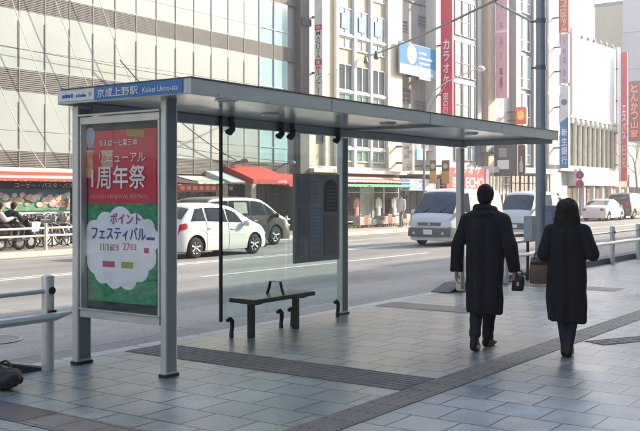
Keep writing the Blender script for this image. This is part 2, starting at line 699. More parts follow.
# manhole in the carriageway beside the left rail
mh = thing('manhole_cover', 'round iron manhole cover with a pale ring in the road behind the left guard rail', 'manhole cover', 6.8, 9.72, ROAD)
b = MB(); b.tube([(6.8, 9.72, ROAD - .02), (6.8, 9.72, ROAD + .008)], .36, 28); b.build('cover', M_STEELD, mh)
b = MB()
for i in range(28):
    a0, a1 = 2 * pi * i / 28, 2 * pi * (i + 1) / 28
    b.quad(*[(6.8 + r * cos(a), 9.72 + r * sin(a), ROAD + .012) for r, a in ((.355, a0), (.40, a0), (.40, a1), (.355, a1))])
b.build('ring', flat('ring_grey', (.30, .30, .29), .7, var=.3, scale=6), mh, recalc=False)

# tactile paving: separate slabs with raised bars
def tactile(name, o, du, dv, n, w, S=.3):
    """o start (u,v), unit direction (du,dv), n slabs long, w slabs wide"""
    b = MB()
    pu, pv = -dv, du
    for i in range(n):
        for j in range(w):
            cu = o[0] + du * (i + .5) * S + pu * (j + .5 - w / 2) * S
            cv = o[1] + dv * (i + .5) * S + pv * (j + .5 - w / 2) * S
            zz = .004 + RND.uniform(0, .002)
            def q(a, c, z):
                return (cu + du * a + pu * c, cv + dv * a + pv * c, z)
            h = S / 2 - .002
            b.hexa([q(-h, -h, -.02), q(h, -h, -.02), q(h, h, -.02), q(-h, h, -.02)],
                   [q(-h, -h, zz), q(h, -h, zz), q(h, h, zz), q(-h, h, zz)])
            for k in range(4):
                c = (-.1125 + k * .075) * S / .3
                b.hexa([q(-h + .006, c - .017, zz - .002), q(h - .006, c - .017, zz - .002), q(h - .006, c + .017, zz - .002), q(-h + .006, c + .017, zz - .002)],
                       [q(-h + .010, c - .010, zz + .005), q(h - .010, c - .010, zz + .005), q(h - .010, c + .010, zz + .005), q(-h + .010, c + .010, zz + .005)])
    return struct(b.build(name, M_TACT))
tactile('tactile_paving', (-1.0, 3.755), 1, 0, 100, 1, S=.31)
tactile('tactile_paving', (6.97, 3.915), 0, 1, 11, 2)
_a = radians(-28)
tactile('tactile_paving', (10.0, 3.44), cos(_a), sin(_a), 14, 1)
# dark and brown bands of small setts let into the pavement
def inlay(name, poly, m, z=.004):
    b = MB(); b.add([(p[0], p[1], z) for p in poly], [tuple(range(len(poly)))])
    return struct(b.build(name, m, recalc=False))
inlay('paving_band', [(4.15, 5.6), (4.52, 5.6), (4.52, 6.9), (4.15, 6.9)], M_INLAY)
inlay('paving_band', [(4.15, 4.3), (4.52, 4.3), (4.52, 5.59), (4.15, 5.59)], M_INLAY2)
inlay('paving_band', [(11.5, 5.5), (12.1, 5.5), (12.1, 7.2), (11.5, 7.2)], M_INLAY)
inlay('paving_band', [(15.5, 5.0), (16.1, 5.0), (16.1, 7.0), (15.5, 7.0)], M_INLAY)

# ------------------------------------------------------------------ bus shelter
sh = thing('bus_shelter', 'grey steel bus shelter with flat roof, end poster case and glass back', 'bus shelter', 9.9, 6.3, 0)
RU0, RU1, RV0, RV1 = 5.75, 14.1, 5.42, 7.14
def part(mb, name, m, parent=sh, **k):
    return mb.build(name, m, parent, **k)
# posts
for (u0, u1, v0, v1, zt) in ((5.88, 6.05, 7.01, 7.09, 2.47), (5.91, 6.06, 5.875, 5.94, 2.506), (10.38, 10.53, 7.01, 7.10, 2.39), (13.88, 14.03, 7.01, 7.10, 2.39)):
    b = MB(); b.box(u0, u1, v0, v1, .012, zt)
    p = part(b, 'post', M_STEEL, bevel=.008)
    b = MB(); b.box(u0 - .012, u1 + .012, v0 - .012, v1 + .012, 0.0005, .03)
    part(b, 'post_foot', M_BLACK, p, bevel=.003)
    b = MB(); b.box(u0 + .02, u1 - .02, v0 - .0025, v0 - .0005, .05, zt - .02)
    part(b, 'post_inlay', flat('post_groove', (.20, .235, .255), .45), p)
# roof: slab, fascias, soffit
b = MB(); b.box(RU0 + .04, RU1 - .04, RV0 + .04, RV1 - .04, 2.545, 2.60)
roof = part(b, 'roof', M_FASC)
b = MB(); b.box(RU0, RU1, RV0, RV0 + .038, 2.475, 2.612)
b.box(RU0 + .001, RU0 + .039, RV0 + .0395, RV1 - .0395, 2.478, 2.610)
b.box(RU1 - .039, RU1 - .001, RV0 + .0395, RV1 - .0395, 2.478, 2.610)
b.box(RU0, RU1, RV1 - .038, RV1, 2.475, 2.612)
part(b, 'fascia', M_FASC, roof, bevel=.004)
b = MB(); b.box(RU0 - .006, RU1 + .006, RV0 - .006, RV0 + .05, 2.613, 2.622)
b.box(RU0 - .006, RU0 + .05, RV0 + .051, RV1 - .05, 2.613, 2.622)
part(b, 'drip_edge', M_STEELD, roof)
b = MB()
for k in range(6):
    a0 = RU0 + .045 + k * (RU1 - RU0 - .09) / 6
    a1 = RU0 + .045 + (k + 1) * (RU1 - RU0 - .09) / 6
    b.box(a0 + .003, a1 - .003, RV0 + .045, RV1 - .045, 2.508, 2.53)
part(b, 'soffit', M_SOFFIT, roof, bevel=.002)
for (lu, lv) in ((6.55, 5.72), (7.95, 6.3), (9.9, 6.0), (12.2, 6.0)):
    b = MB(); b.tube([(lu, lv, 2.506), (lu, lv, 2.49)], .11, 24)
    d = part(b, 'downlight', M_SOFFIT, roof, smooth=True)
    b = MB(); b.tube([(lu, lv, 2.4895), (lu, lv, 2.486)], .085, 24)
    part(b, 'lens', flat('lamp_lens', (.7, .68, .62), .2), d, smooth=True)
b = MB(); b.box(6.06, RU1 - .05, 6.985, 7.075, 2.40, 2.50)
part(b, 'back_beam', flat('beam_grey', (.40, .42, .42), .4, metal=.2), bevel=.006)
b = MB(); b.box(13.9, 14.01, RV0 + .06, 6.98, 2.42, 2.50)
part(b, 'cross_beam', flat('beam_grey', (.40, .42, .42), .4, metal=.2), bevel=.006)
b = MB(); b.box(10.40, 10.50, RV0 + .06, 6.98, 2.475, 2.503)
part(b, 'cross_beam', flat('beam_grey', (.40, .42, .42), .4, metal=.2), bevel=.006)
# seams of the fascia and the bolts of the posts
b = MB()
for k in range(1, 4):
    a_ = RU0 + k * (RU1 - RU0) / 4
    b.box(a_ - .003, a_ + .003, RV0 - .0015, RV0 + .001, 2.478, 2.61)
part(b, 'fascia_seam', M_BLACK, roof)
for (pu_, pv_) in ((5.965, 7.01), (5.985, 5.875), (10.455, 7.01), (13.955, 7.01)):
    for z_ in (.10, 2.34):
        b = MB(); b.tube([(pu_, pv_ - .0005, z_), (pu_, pv_ - .008, z_)], .011, 8)
        part(b, 'post_bolt', M_ALLOY0, sh)
for k in range(12):
    a_ = RU0 + .35 + k * (RU1 - RU0 - .6) / 11
    b = MB(); b.tube([(a_, RV0 - .0005, 2.495), (a_, RV0 - .005, 2.495)], .007, 6)
    part(b, 'fascia_rivet', M_ALLOY0, roof)
# end sign with stop name
SU = RU0 - .008
b = MB(); b.box(SU, RU0 - .001, 6.62, RV1 - .02, 2.50, 2.595)
sg = part(b, 'name_sign', flat('sign_white', (.62, .65, .66), .4))
b = MB(); b.box(SU - .001, RU0 - .001, RV0 + .09, 6.615, 2.49, 2.605)
part(b, 'name_plate', flat('sign_blue', (.06, .19, .44), .4), sg)
lettering('京成上野駅', .53, .078, (SU - .002, 6.57, 2.508), RV, UP, M_TXTW, sg, bold=.012)
lettering('Keisei Ueno-sta', .43, .048, (SU - .002, 5.985, 2.517), RV, UP, M_TXTW, sg, bold=.004)
b = MB()
for k, (a, w, h) in enumerate(((7.06, .035, .03), (7.02, .03, .035), (6.985, .035, .03), (6.94, .03, .035), (6.87, .02, .022), (6.84, .022, .026), (6.81, .02, .02), (6.785, .022, .026), (6.76, .03, .02))):
    b.box(SU - .002, SU - .0005, a - w, a, 2.53, 2.53 + h)
part(b, 'operator_mark', M_BLUEINK, sg)
b = MB(); b.prism([(6.70, 2.565), (6.65, 2.565), (6.675, 2.525)], 'u', SU - .002, SU - .0005)
part(b, 'arrow_mark', flat('olive_ink', (.34, .36, .10), .5), sg)
# poster case
PU = 5.965
cs_b = MB()
cs_b.box(5.90, 6.05, 5.945, 7.005, .46, .535)
cs_b.box(5.90, 6.05, 5.945, 7.005, 2.29, 2.36)
cs_b.box(5.90, 6.05, 5.945, 5.965, .536, 2.289)
cs_b.box(5.90, 6.05, 6.985, 7.005, .536, 2.289)
cs = part(cs_b, 'poster_case', M_STEEL, bevel=.004)
for z0_, z1_ in ((.536, .548), (2.365, 2.385)):
    b = MB(); b.box(5.875, 5.915, 5.93, 7.03, z0_, z1_)
    part(b, 'ledge', flat('bright_steel', (.5, .53, .54), .3, metal=.5), cs, bevel=.003)
b = MB(); b.box(PU + .005, 6.04, 5.967, 6.983, .538, 2.287)
part(b, 'back_board', flat('dark_board', (.045, .06, .058), .6), cs)
b = MB(); b.box(5.908, 5.914, 5.967, 6.983, .538, 2.287)
part(b, 'glass', M_GLASS2, cs)
def pv(x, y, U=PU):
    t = (x - 320) / FPX
    Z = U / (cos(TH) + sin(TH) * t)
    return Z * (sin(TH) - cos(TH) * t), CAMH + (HZ - y) / FPX * Z
# the paper: red over green
pr = thing  # (alias kept short below)
b = MB(); b.box(PU - .002, PU + .004, 6.04, 6.955, 1.545, 2.225)
paper = part(b, 'poster', mat('poster_red', (.56, .025, .05), .5, var=.1, scale=3), cs)
b = MB(); b.box(PU - .002, PU + .004, 6.04, 6.955, .62, 1.5445)
part(b, 'poster_lower', mat('poster_green', (.015, .25, .11), .5, var=.6, scale=5, stretch=(3, 1, 6)), paper)
def ptext(s, x0, y0, x1, y1, m, bold=.01):
    xm, ym = (x0 + x1) / 2, (y0 + y1) / 2
    va, _ = pv(x0, ym); vb, _ = pv(x1, ym)
    _, za = pv(xm, y1); _, zb = pv(xm, y0)
    lettering(s, va - vb, zb - za, (PU - .006, va, za), RV, UP, m, paper, bold=bold)
M_PINKINK = flat('magenta_ink', (.52, .03, .25), .5)
M_NAVY = flat('navy_ink', (.03, .07, .30), .5)
ptext('うえぱーと第三章', 100, 139, 138, 145.5, M_TXTW, .004)
ptext('リニューアル', 100, 153, 146, 162, M_TXTW, .012)
ptext('1周年祭', 92.5, 165.5, 146, 188.5, M_TXTW, .03)
ptext('GRAND RENEWAL FESTIVAL', 91, 194.5, 150, 198.5, flat('pale_red_ink', (.66, .35, .36), .5), .0)
v0, z0 = pv(127, 136); v1, z1 = pv(145, 134)
b = MB(); b.quad((PU - .005, v0, z0 - .0), (PU - .005, v1, z1 - .03), (PU - .005, v1, z1 + .035), (PU - .005, v0, z0 + .065))
part(b, 'gold_label', flat('gold_ink', (.38, .28, .07), .45), paper, recalc=False)
# flat orange-cream patches with a paler top rim, towards the left edge
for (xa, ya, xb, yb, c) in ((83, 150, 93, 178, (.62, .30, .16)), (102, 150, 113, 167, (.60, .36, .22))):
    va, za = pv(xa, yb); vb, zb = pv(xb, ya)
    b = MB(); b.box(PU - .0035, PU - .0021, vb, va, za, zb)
    part(b, 'colour_patch', mat('orange_patch', c, .5, var=.45, scale=14), paper)
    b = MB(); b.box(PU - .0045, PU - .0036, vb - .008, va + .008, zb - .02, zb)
    part(b, 'patch_rim', flat('cream_tone', (.66, .50, .38), .5), paper)
b = MB()
cv, cz = pv(90.5, 138)  # pale blue lobed blob near the sheet's upper left corner
pts = [(cv + .065 * cos(a) * (1 + .15 * sin(3 * a)), cz + .10 * sin(a)) for a in [2 * pi * i / 24 for i in range(24)]]
b.add([(PU - .0042, p[0], p[1]) for p in pts], [tuple(range(24))])
part(b, 'blue_blob', flat('pale_blue_tone', (.33, .42, .52), .5), paper, recalc=False)
# the scalloped white cloud
cx0, cz0 = pv(120.5, 243)
pts = []
bumps = [(-.36, .10, .11), (-.40, -.04, .12), (-.34, -.18, .12), (-.24, -.27, .12), (-.08, -.30, .13), (.10, -.30, .13), (.26, -.24, .11), (.35, -.12, .12), (.40, .04, .11), (.36, .14, .09), (.2, .16, .12), (0, .17, .17), (-.2, .16, .13)]
for i in range(160):
    a = 2 * pi * i / 160
    d = (cos(a), sin(a))
    best = 0
    for (bx, bz, r) in bumps + [(0, -.05, .26)]:
        dt = bx * d[0] + bz * d[1]
        disc = dt * dt - (bx * bx + bz * bz - r * r)
        if disc >= 0:
            best = max(best, dt + sqrt(disc))
    pts.append((cx0 - d[0] * best, cz0 + d[1] * best))
b = MB(); b.add([(PU - .0042, p[0], p[1]) for p in pts] + [(PU - .0042, cx0, cz0)], [(i, (i + 1) % 160, 160) for i in range(160)])
part(b, 'printed_cloud', flat('cloud_ink', (.76, .80, .84), .5), paper, recalc=False)
ptext('ポイント', 111, 213, 141, 224, M_PINKINK, .02)
ptext('フェスティバル', 92.5, 227, 146, 240, M_NAVY, .02)
ptext('11/16', 101, 243.5, 113, 250.5, M_TXTK, .0)
ptext('日', 113.5, 244.5, 118.5, 250.5, M_PINKINK, .01)
ptext('27', 123.5, 243, 130.5, 250, M_PINKINK, .005)
ptext('日', 131.5, 244.5, 136.5, 250, M_PINKINK, .01)
for (xa, ya, xb, yb, m) in ((103, 261.5, 115, 266.5, flat('red_ink', (.5, .06, .12), .5)), (122, 262.5, 133.5, 268, flat('lime_ink', (.30, .36, .05), .5)), (147, 237.5, 155, 240, M_NAVY), (144.5, 248, 149, 253, flat('red_ink', (.5, .06, .12), .5))):
    va, za = pv(xa, yb); vb, zb = pv(xb, ya)
    b = MB(); b.box(PU - .0065, PU - .0045, vb, va, za, zb)
    part(b, 'printed_badge', m, paper)
# glass back: two panes hung between hooks
for (g0, g1) in ((7.88, 9.06), (9.09, 10.33)):
    b = MB(); b.box(g0, g1, 6.955, 6.967, .2, 2.42)
    part(b, 'glass_pane', M_GLASS)
b = MB(); b.box(7.855, 7.885, 6.945, 6.975, .195, 2.505)
part(b, 'edge_trim', flat('brown_black', (.03, .025, .022), .5))
for hu in (8.03, 8.95, 9.17, 10.17):
    pts = [(hu, 6.94, 0), (hu, 6.94, .06), (hu + .012, 6.94, .13), (hu + .005, 6.935, .19), (hu - .03, 6.935, .215), (hu - .065, 6.94, .2), (hu - .07, 6.945, .185)]
    b = MB(); b.tube(pts, [.028, .024, .026, .027, .027, .024, .02], 10)
    part(b, 'floor_hook', M_BLACK, smooth=True)
    pts = [(hu, 6.94, 2.506), (hu, 6.94, 2.47), (hu + .014, 6.94, 2.42), (hu + .005, 6.935, 2.36), (hu - .030, 6.935, 2.33), (hu - .07, 6.94, 2.34), (hu - .08, 6.945, 2.355)]
    b = MB(); b.tube(pts, [.034, .033, .036, .038, .038, .033, .024], 10)
    part(b, 'roof_hook', M_BLACK, smooth=True)
# timetable board
b = MB(); b.box(9.18, 10.15, 6.895, 6.94, .77, 1.885)
nb = part(b, 'notice_board', flat('board_grey', (.29, .305, .305), .45), bevel=.005)
for (u0, u1, z0, z1, c) in ((9.24, 9.44, 1.50, 1.80, (.10, .11, .12)), (9.24, 9.44, 1.10, 1.46, (.085, .097, .11)), (9.47, 9.74, 1.46, 1.82, (.13, .14, .15)), (9.47, 9.74, 1.08, 1.43, (.10, .135, .19)), (9.47, 9.74, .83, 1.05, (.12, .13, .14)), (9.80, 10.09, .83, 1.36, (.09, .09, .095)), (9.24, 9.44, .83, 1.05, (.12, .13, .14))):
    b = MB(); b.box(u0, u1, 6.890, 6.8945, z0, z1)
    sp = part(b, 'timetable', flat('paper%.3f' % c[2], tuple(q * 2.7 for q in c), .6), nb)
    b = MB()
    k = z1 - .035
    while k > z0 + .03:
        b.box(u0 + .02, u1 - .02 - RND.random() * .08, 6.8885, 6.8897, k, k + .008)
        k -= .03 if c[0] > .1 else .045
    part(b, 'timetable_rows', flat('row_ink', (.20, .21, .22), .6), sp)
pts = [(9.80, 1.40), (10.09, 1.40), (10.09, 1.70)] + [(9.945 + .145 * cos(a), 1.70 + .12 * sin(a)) for a in [pi * i / 12 for i in range(1, 12)]] + [(9.80, 1.70)]
b = MB(); b.prism(pts, 'v', 6.890, 6.8945)
sp = part(b, 'timetable', flat('arch_black', (.085, .09, .10), .5), nb)
b = MB()
for k in range(7):
    b.box(9.84, 10.05, 6.8885, 6.8897, 1.44 + k * .045, 1.46 + k * .045)
part(b, 'timetable_rows', flat('row_ink', (.20, .21, .22), .6), sp)

# ------------------------------------------------------------------ bench
bn = thing('bench', 'narrow dark bench with a central armrest in front of the shelter glass', 'bench', 8.57, 6.75, 0)
b = MB(); b.box(7.99, 9.12, 6.57, 6.93, .415, .455)
st = b.build('seat', mat('bench_top', (.075, .073, .07), .3, var=.2, scale=5, stretch=(1, 6, 1)), bn, bevel=.008)
b = MB(); b.box(7.98, 9.13, 6.56, 6.569, .405, .452); b.box(7.98, 7.989, 6.57, 6.93, .405, .452); b.box(9.121, 9.13, 6.57, 6.93, .405, .452)
b.build('seat_edge', M_BLACK, st)
for lu in (8.15, 8.99):
    b = MB(); b.box(lu - .032, lu + .032, 6.715, 6.785, .0, .413)
    l = b.build('leg', M_BLACK, bn, bevel=.006)
    b = MB(); b.prism([(lu - .05, .38), (lu + .05, .38), (lu + .16, .413), (lu - .16, .413)], 'v', 6.64, 6.86)
    b.build('bracket', M_BLACK, l)
for lv, s in ((6.66, 1), (6.85, -1)):
    b = MB(); b.tube([(8.6, lv - .03 * s, .45), (8.6, lv + .0 * s, .52), (8.6, lv + .02 * s, .60)], .017, 10)
    b.build('armrest_post', M_BLACK, bn, smooth=True)
b = MB(); b.box(8.585, 8.615, 6.67, 6.84, .598, .612)
b.build('armrest', flat('bright_steel', (.5, .53, .54), .3, metal=.5), bn, bevel=.004)

# ------------------------------------------------------------------ guard rails on the near kerb
def rail(label, posts, u0, u1, uend=None, taper=None, group='guard rails on the near kerb'):
    t = thing('guard_rail', label, 'guard rail', (u0 + u1) / 2, 7.03, 0, group=group)
    for pu in posts:
        b = MB(); b.tube([(pu, 7.03, 0), (pu, 7.03, .84), (pu, 7.03, .87), (pu, 7.03, .885)], [.057, .057, .05, .025], 16)
        p = b.build('post', M_STEEL, t, smooth=True)
        b = MB(); b.tube([(pu, 7.03, .855), (pu, 7.03, .872)], [.062, .058], 16)
        b.build('post_cap', flat('bright_steel', (.5, .53, .54), .3, metal=.5), p, smooth=True)
        b = MB(); b.box(pu - .04, pu + .04, 6.955, 6.985, .47, .56); b.build('clamp', M_BLACK, p)
        b = MB(); b.tube([(pu, 6.98, .74), (pu, 6.96, .74)], .035, 10); b.build('clamp', M_BLACK, p)
    b = MB(); b.tube([(u0, 7.03, .735), (u1, 7.03, .735)], .024, 10)
    b.build('top_rail', M_STEEL, t, smooth=True)
    b = MB()
    prof = [(6.93, .47), (6.955, .46), (6.965, .50), (6.955, .54), (6.93, .53), (6.915, .50)]
    a0, a1 = u0, u1
    rings = []
    for (a, k) in ((a0, 1), (a1, 1)) if not taper else ((a0, 1), (a1, 1), (a1 + .16, .35)):
        rings.append([(a, 6.945 + (p[0] - 6.945) * 1, .5 + (p[1] - .5) * k + (0 if k == 1 else .025)) for p in prof])
    b.loft(rings)
    b.build('lower_rail', M_STEEL, t)
    return t
rail('steel guard rail ending in a round post left of the poster case', [5.55, 3.55, 1.55], 0.5, 5.58, taper=True)
rail('long steel guard rail along the kerb behind the woman', [15.7 + 2 * k for k in range(14)], 15.4, 41.8)
# raised kerb edging with sloped ends
def edging(label, u0, u1, s0, s1, top):
    b = MB()
    h = .125
    prof = lambda a, k: [(a, 7.08, .0), (a, 7.445, .0), (a, 7.445, h * k), (a, 7.10, h * k)]
    rings = []
    if s0: rings.append(prof(u0, .08)); rings.append(prof(u0 + .5, 1))
    else: rings.append(prof(u0, 1))
    if s1: rings.append(prof(u1 - .5, 1)); rings.append(prof(u1, .08))
    else: rings.append(prof(u1, 1))
    b.loft(rings)
    o = b.build('kerb_edging', [flat('edging_dark', (.045, .047, .05), .6, bump=.2)], None, at=((u0 + u1) / 2, 7.15, 0))
    tag(o, label, 'kerb edging', 'raised edgings on the near kerb')
    b = MB()
    r2 = [[(r[0][0], 7.105, r[2][2] + .001), (r[0][0], 7.44, r[2][2] + .001), (r[0][0], 7.44, r[2][2] + .006), (r[0][0], 7.105, r[2][2] + .006)] for r in rings]
    b.loft(r2)
    ORG[o.name] = ((u0 + u1) / 2, 7.15, 0)
    b.build('edging_top', top, o)
edging('low dark kerb edging with a tan top sloping down beside the left rail post', -2, 5.60, False, True, flat('edging_top', (.34, .25, .17), .7, var=.25, scale=6, bump=.2))
edging('low dark kerb edging starting at the far shelter post and running under the long rail', 13.65, 44, True, False, flat('edging_top_grey', (.10, .10, .10), .7, var=.25, scale=6, bump=.2))

# ------------------------------------------------------------------ lamp post with boxes
LU, LV_ = 16.57, 6.71
lp = thing('street_lamp', 'tall blue-grey lamp post with a control box beside the shelter roof end', 'street lamp', LU, LV_, 0)
b = MB(); b.tube([(LU, LV_, 0), (LU, LV_, 2.6), (LU, LV_, 9.2)], [.105, .095, .065], 18)
b.build('pole', mat('pole_paint', (.23, .27, .295), .4, metal=.2, var=.1, scale=3), lp, smooth=True)
b = MB(); b.tube([(LU, LV_, 9.1), (LU, LV_ + .6, 9.5), (LU, LV_ + 1.8, 9.6)], .035, 10)
arm = b.build('arm', M_STEELD, lp, smooth=True)
b = MB(); b.ball((LU, LV_ + 2.1, 9.58), .12, .38, .07, 14, 8)
b.build('lamp_head', M_STEEL, arm, smooth=True)
for zc in (4.0, 4.87, 5.62):
    b = MB(); b.tube([(LU, LV_, zc - .04), (LU, LV_, zc + .04)], .1, 16); b.tube([(LU - .02, LV_ + .1, zc), (LU - .03, LV_ + .17, zc)], .02, 8)
    b.build('pole_band', M_STEELD, lp)
b = MB(); b.box(LU - .08, LU + .08, 6.84, 7.02, .74, 1.22)
cb = b.build('control_box', mat('box_paint', (.32, .365, .40), .45, var=.06), lp, bevel=.01)
b = MB(); b.tube([(LU - .02, 6.96, 0), (LU - .02, 6.96, .745)], .028, 10); b.build('box_stand', M_BLACK, cb, smooth=True)
b = MB(); b.box(LU - .09, LU + .09, 6.42, 6.60, .40, 1.42)
b2 = b.build('service_panel', mat('panel_paint', (.13, .17, .23), .45, var=.08), lp, bevel=.008)
b = MB(); b.box(LU - .098, LU - .091, 6.45, 6.57, .9, 1.3); b.build('panel_plate', flat('plate_dim', (.2, .23, .27), .5), b2)
# ---- span cable from the far facade to the lamp post, and its stay
def cable(name, label, pts, r, m, group=None, at=None, sag=0.0, n=16, cat='cable'):
    p0, p1 = Vector(pts[0]), Vector(pts[-1])
    if len(pts) == 2:
        pts = [p0.lerp(p1, i / n) - Vector((0, 0, sag * 4 * (i / n) * (1 - i / n))) for i in range(n + 1)]
    b = MB(); b.tube(pts, r, 6)
    o = b.build(name, m, None, smooth=True, at=tuple(pts[0]))
    return tag(o, label, cat, group)
A0 = (fx(365, 24.85), 24.85, fz(365, 57, 24.85)); A1 = (LU - .02, LV_ + .17, 5.62)
sc_ = cable('span_cable', 'grey span cable with two fittings running from the beige facade to the lamp post', [A0, A1], .032, M_STEELD, sag=.12)
for k in (.012, .16):
    p = Vector(A0).lerp(Vector(A1), k)
    b = MB(); b.tube([p + Vector((0, 0, .06)), p - Vector((0, 0, .2))], [.05, .11], 10); b.ball(p - Vector((0, 0, .25)), .13, .13, .1, 10, 6)
    ORG[sc_.name] = A0
    b.build('fitting', M_STEELD, sc_, smooth=True)
pB = Vector(A0).lerp(Vector(A1), .90)
cable('stay_cable', 'short grey stay cable from the lamp post up to the span cable', [tuple(pB - Vector((0, 0, .06))), (LU - .02, LV_ + .17, 4.87)], .024, M_STEELD)
# ------------------------------------------------------------------ buildings of the far side
FV = 25.0
M_PANEL = mat('cream_panel', (.345, .375, .345), .4, var=.05, scale=1, spec=.2)
M_TEAL = mat('teal_glass', (.34, .50, .50), .12, var=.1, scale=.6, coat=.4)
M_LOUV = mat('louvre_metal', (.20, .19, .175), .6, var=.08, spec=.2)
M_BEIGE = mat('beige_tile', (.52, .42, .28), .6, var=.08, scale=1.5, bump=.06, spec=.2)
M_GREYW = mat('grey_render', (.34, .32, .30), .75, var=.18, scale=1.2, stretch=(2, 2, .15), bump=.08, spec=.2)
M_WHITW = mat('white_render', (.58, .57, .55), .65, var=.10, scale=1.2, stretch=(2, 2, .15), spec=.2)
M_PALEG = mat('pale_green_glass', (.30, .38, .36), .1, var=.3, scale=.5, coat=.5)
M_DARKG = mat('dark_window_glass', (.085, .10, .115), .1, var=.5, scale=.5, coat=.5)
M_GREYP = mat('grey_pier', (.20, .21, .23), .55, var=.08)
M_SHOPG = mat('shop_glass', (.06, .065, .07), .08, var=.6, scale=.8, coat=.5)
M_DIM = flat('dim_interior', (.055, .05, .047), .8, var=.5, scale=1.2)
M_FRAME = flat('white_frame', (.66, .65, .62), .4)
M_DFRAME = flat('dark_frame', (.085, .085, .09), .75)
M_ORANGE = mat('awning_red', (.46, .035, .02), .75, var=.08, scale=2, bump=.1)
M_PINK = mat('awning_pink', (.46, .12, .08), .75, var=.06, scale=2)
M_GREEN = mat('awning_green', (.13, .42, .24), .7, var=.08)


def bpart(bt, name, m, *boxes, **k):
    b = MB()
    for x in boxes:
        b.box(*x)
    return b.build(name, m, bt, **k)


def window(bt, u0, u1, z0, z1, v=FV, fm=None, gm=None, bars=1, trans=(), d=.06, name='window'):
    """framed window standing a little proud of the wall; pane as sub-part"""
    fm = fm or M_FRAME; gm = gm or M_DARKG
    w = .055
    b = MB()
    b.box(u0, u1, v - d, v - .002, z0, z0 + w); b.box(u0, u1, v - d, v - .002, z1 - w, z1)
    b.box(u0, u0 + w, v - d, v - .002, z0 + w + .001, z1 - w - .001); b.box(u1 - w, u1, v - d, v - .002, z0 + w + .001, z1 - w - .001)
    for k in range(1, bars + 1):
        c = u0 + (u1 - u0) * k / (bars + 1)
        b.box(c - .025, c + .025, v - d + .004, v - .002, z0 + w + .001, z1 - w - .001)
    for t in trans:
        c = z0 + (z1 - z0) * t
        b.box(u0 + w + .001, u1 - w - .001, v - d + .008, v - .002, c - .025, c + .025)
    o = b.build(name, fm, bt)
    b = MB(); b.box(u0 + w, u1 - w, v - d * .45, v - .0015, z0 + w, z1 - w)
    b.build('pane', gm, o)
    return o


def building(name, label, u0, v0, u1=None, cat='building'):
    return thing(name, label, cat, (u0 + (u1 or u0)) / 2, v0, 0)


# ---- panel clad building on the left
U0, U1 = -45.0, fx(296)  # left end extended out of view to cut sky reflections
pb = building('panel_building', 'long building clad in cream panels with grey louvre bands, behind the shelter', U0, FV, U1)
bpart(pb, 'wall', M_GREYW, (U0, U1, FV + .12, FV + 13, 2.4, 13.4))
bpart(pb, 'ground_floor', M_DIM, (U0, U1, FV + .9, FV + 13, 0, 2.399))
bpart(pb, 'roof', M_GREYW, (U0 - .1, U1 + .05, FV, FV + 13.1, 13.4, 13.7))
STEP = fx(45) - fx(19)
nu0 = fx(19) - 62 * STEP
rows = [(3.0, 4.9), (5.62, 7.5), (8.12, 10.0), (10.72, 12.7)]
b = MB(); g = MB()
teal0 = fx(261)
teal_parts = []
joints = MB()
k = 0
while True:
    a = nu0 + k * STEP; c = a + STEP
    k += 1
    if c > U1 + .1: break
    if a < U0: continue
    for (z0, z1) in rows:
        zj = z0 + (z1 - z0) * .34
        if a < teal0 - .3:
            vj = FV + RND.uniform(-.006, .006)
            b.box(a + .012, c - .012, vj, FV + .11, z0, zj - .006)
            b.box(a + .012, c - .012, vj + .002, FV + .11, zj + .006, z1)
            b.m += [] ; joints.box(a - .016, a + .016, FV - .018, FV - .008, z0 + .08, z1 - .32)
        else:
            q = MB(); q.box(a + .03, c - .03, FV + .02, FV + .11, z0, z1)
            w = q.build('window', M_TEAL, pb)
            q = MB(); q.box(a - .028, a + .028, FV - .03, FV + .1, z0, z1); q.box(a + .031, c - .031, FV - .01, FV + .019, zj - .02, zj + .02)
            q.build('window_frame', flat('teal_frame', (.36, .44, .44), .4), w)
b.add(joints.v, joints.f, 1)
b.build('cladding', [M_PANEL, flat('joint_dark', (.16, .15, .14), .5)], pb)
for (z0, z1) in ((2.4, 3.0), (4.9, 5.62), (7.5, 8.12), (10.0, 10.72), (12.7, 13.4)):
    b = MB()
    n = 11
    b.box(U0, U1, FV + .052, FV + .115, z0 + .003, z1 - .003)
    for i in range(n):
        za = z0 + (z1 - z0) * i / n
        zb = za + (z1 - z0) / n
        b.hexa([(U0, FV + .0, za + .008), (U1, FV + .0, za + .008), (U1, FV + .06, za + .025), (U0, FV + .06, za + .025)],
               [(U0, FV + .0, zb - .014), (U1, FV + .0, zb - .014), (U1, FV + .06, zb - .005), (U0, FV + .06, zb - .005)])
    kk = nu0
    while kk < U1:
        if kk > U0: b.box(kk - .02, kk + .02, FV - .015, FV + .06, z0 + .004, z1 - .004)
        kk += STEP
    b.build('louvre_band', M_LOUV, pb)
bpart(pb, 'corner_column', flat('brown_column', (.12, .105, .10), .5), (U1 + .002, fx(305), FV - .25, FV + 6, 0, 13.4))
bpart(pb, 'corner_bracket', M_DFRAME, (U1 + .06, fx(305) + .05, FV - .34, FV - .252, 9.2, 9.5))
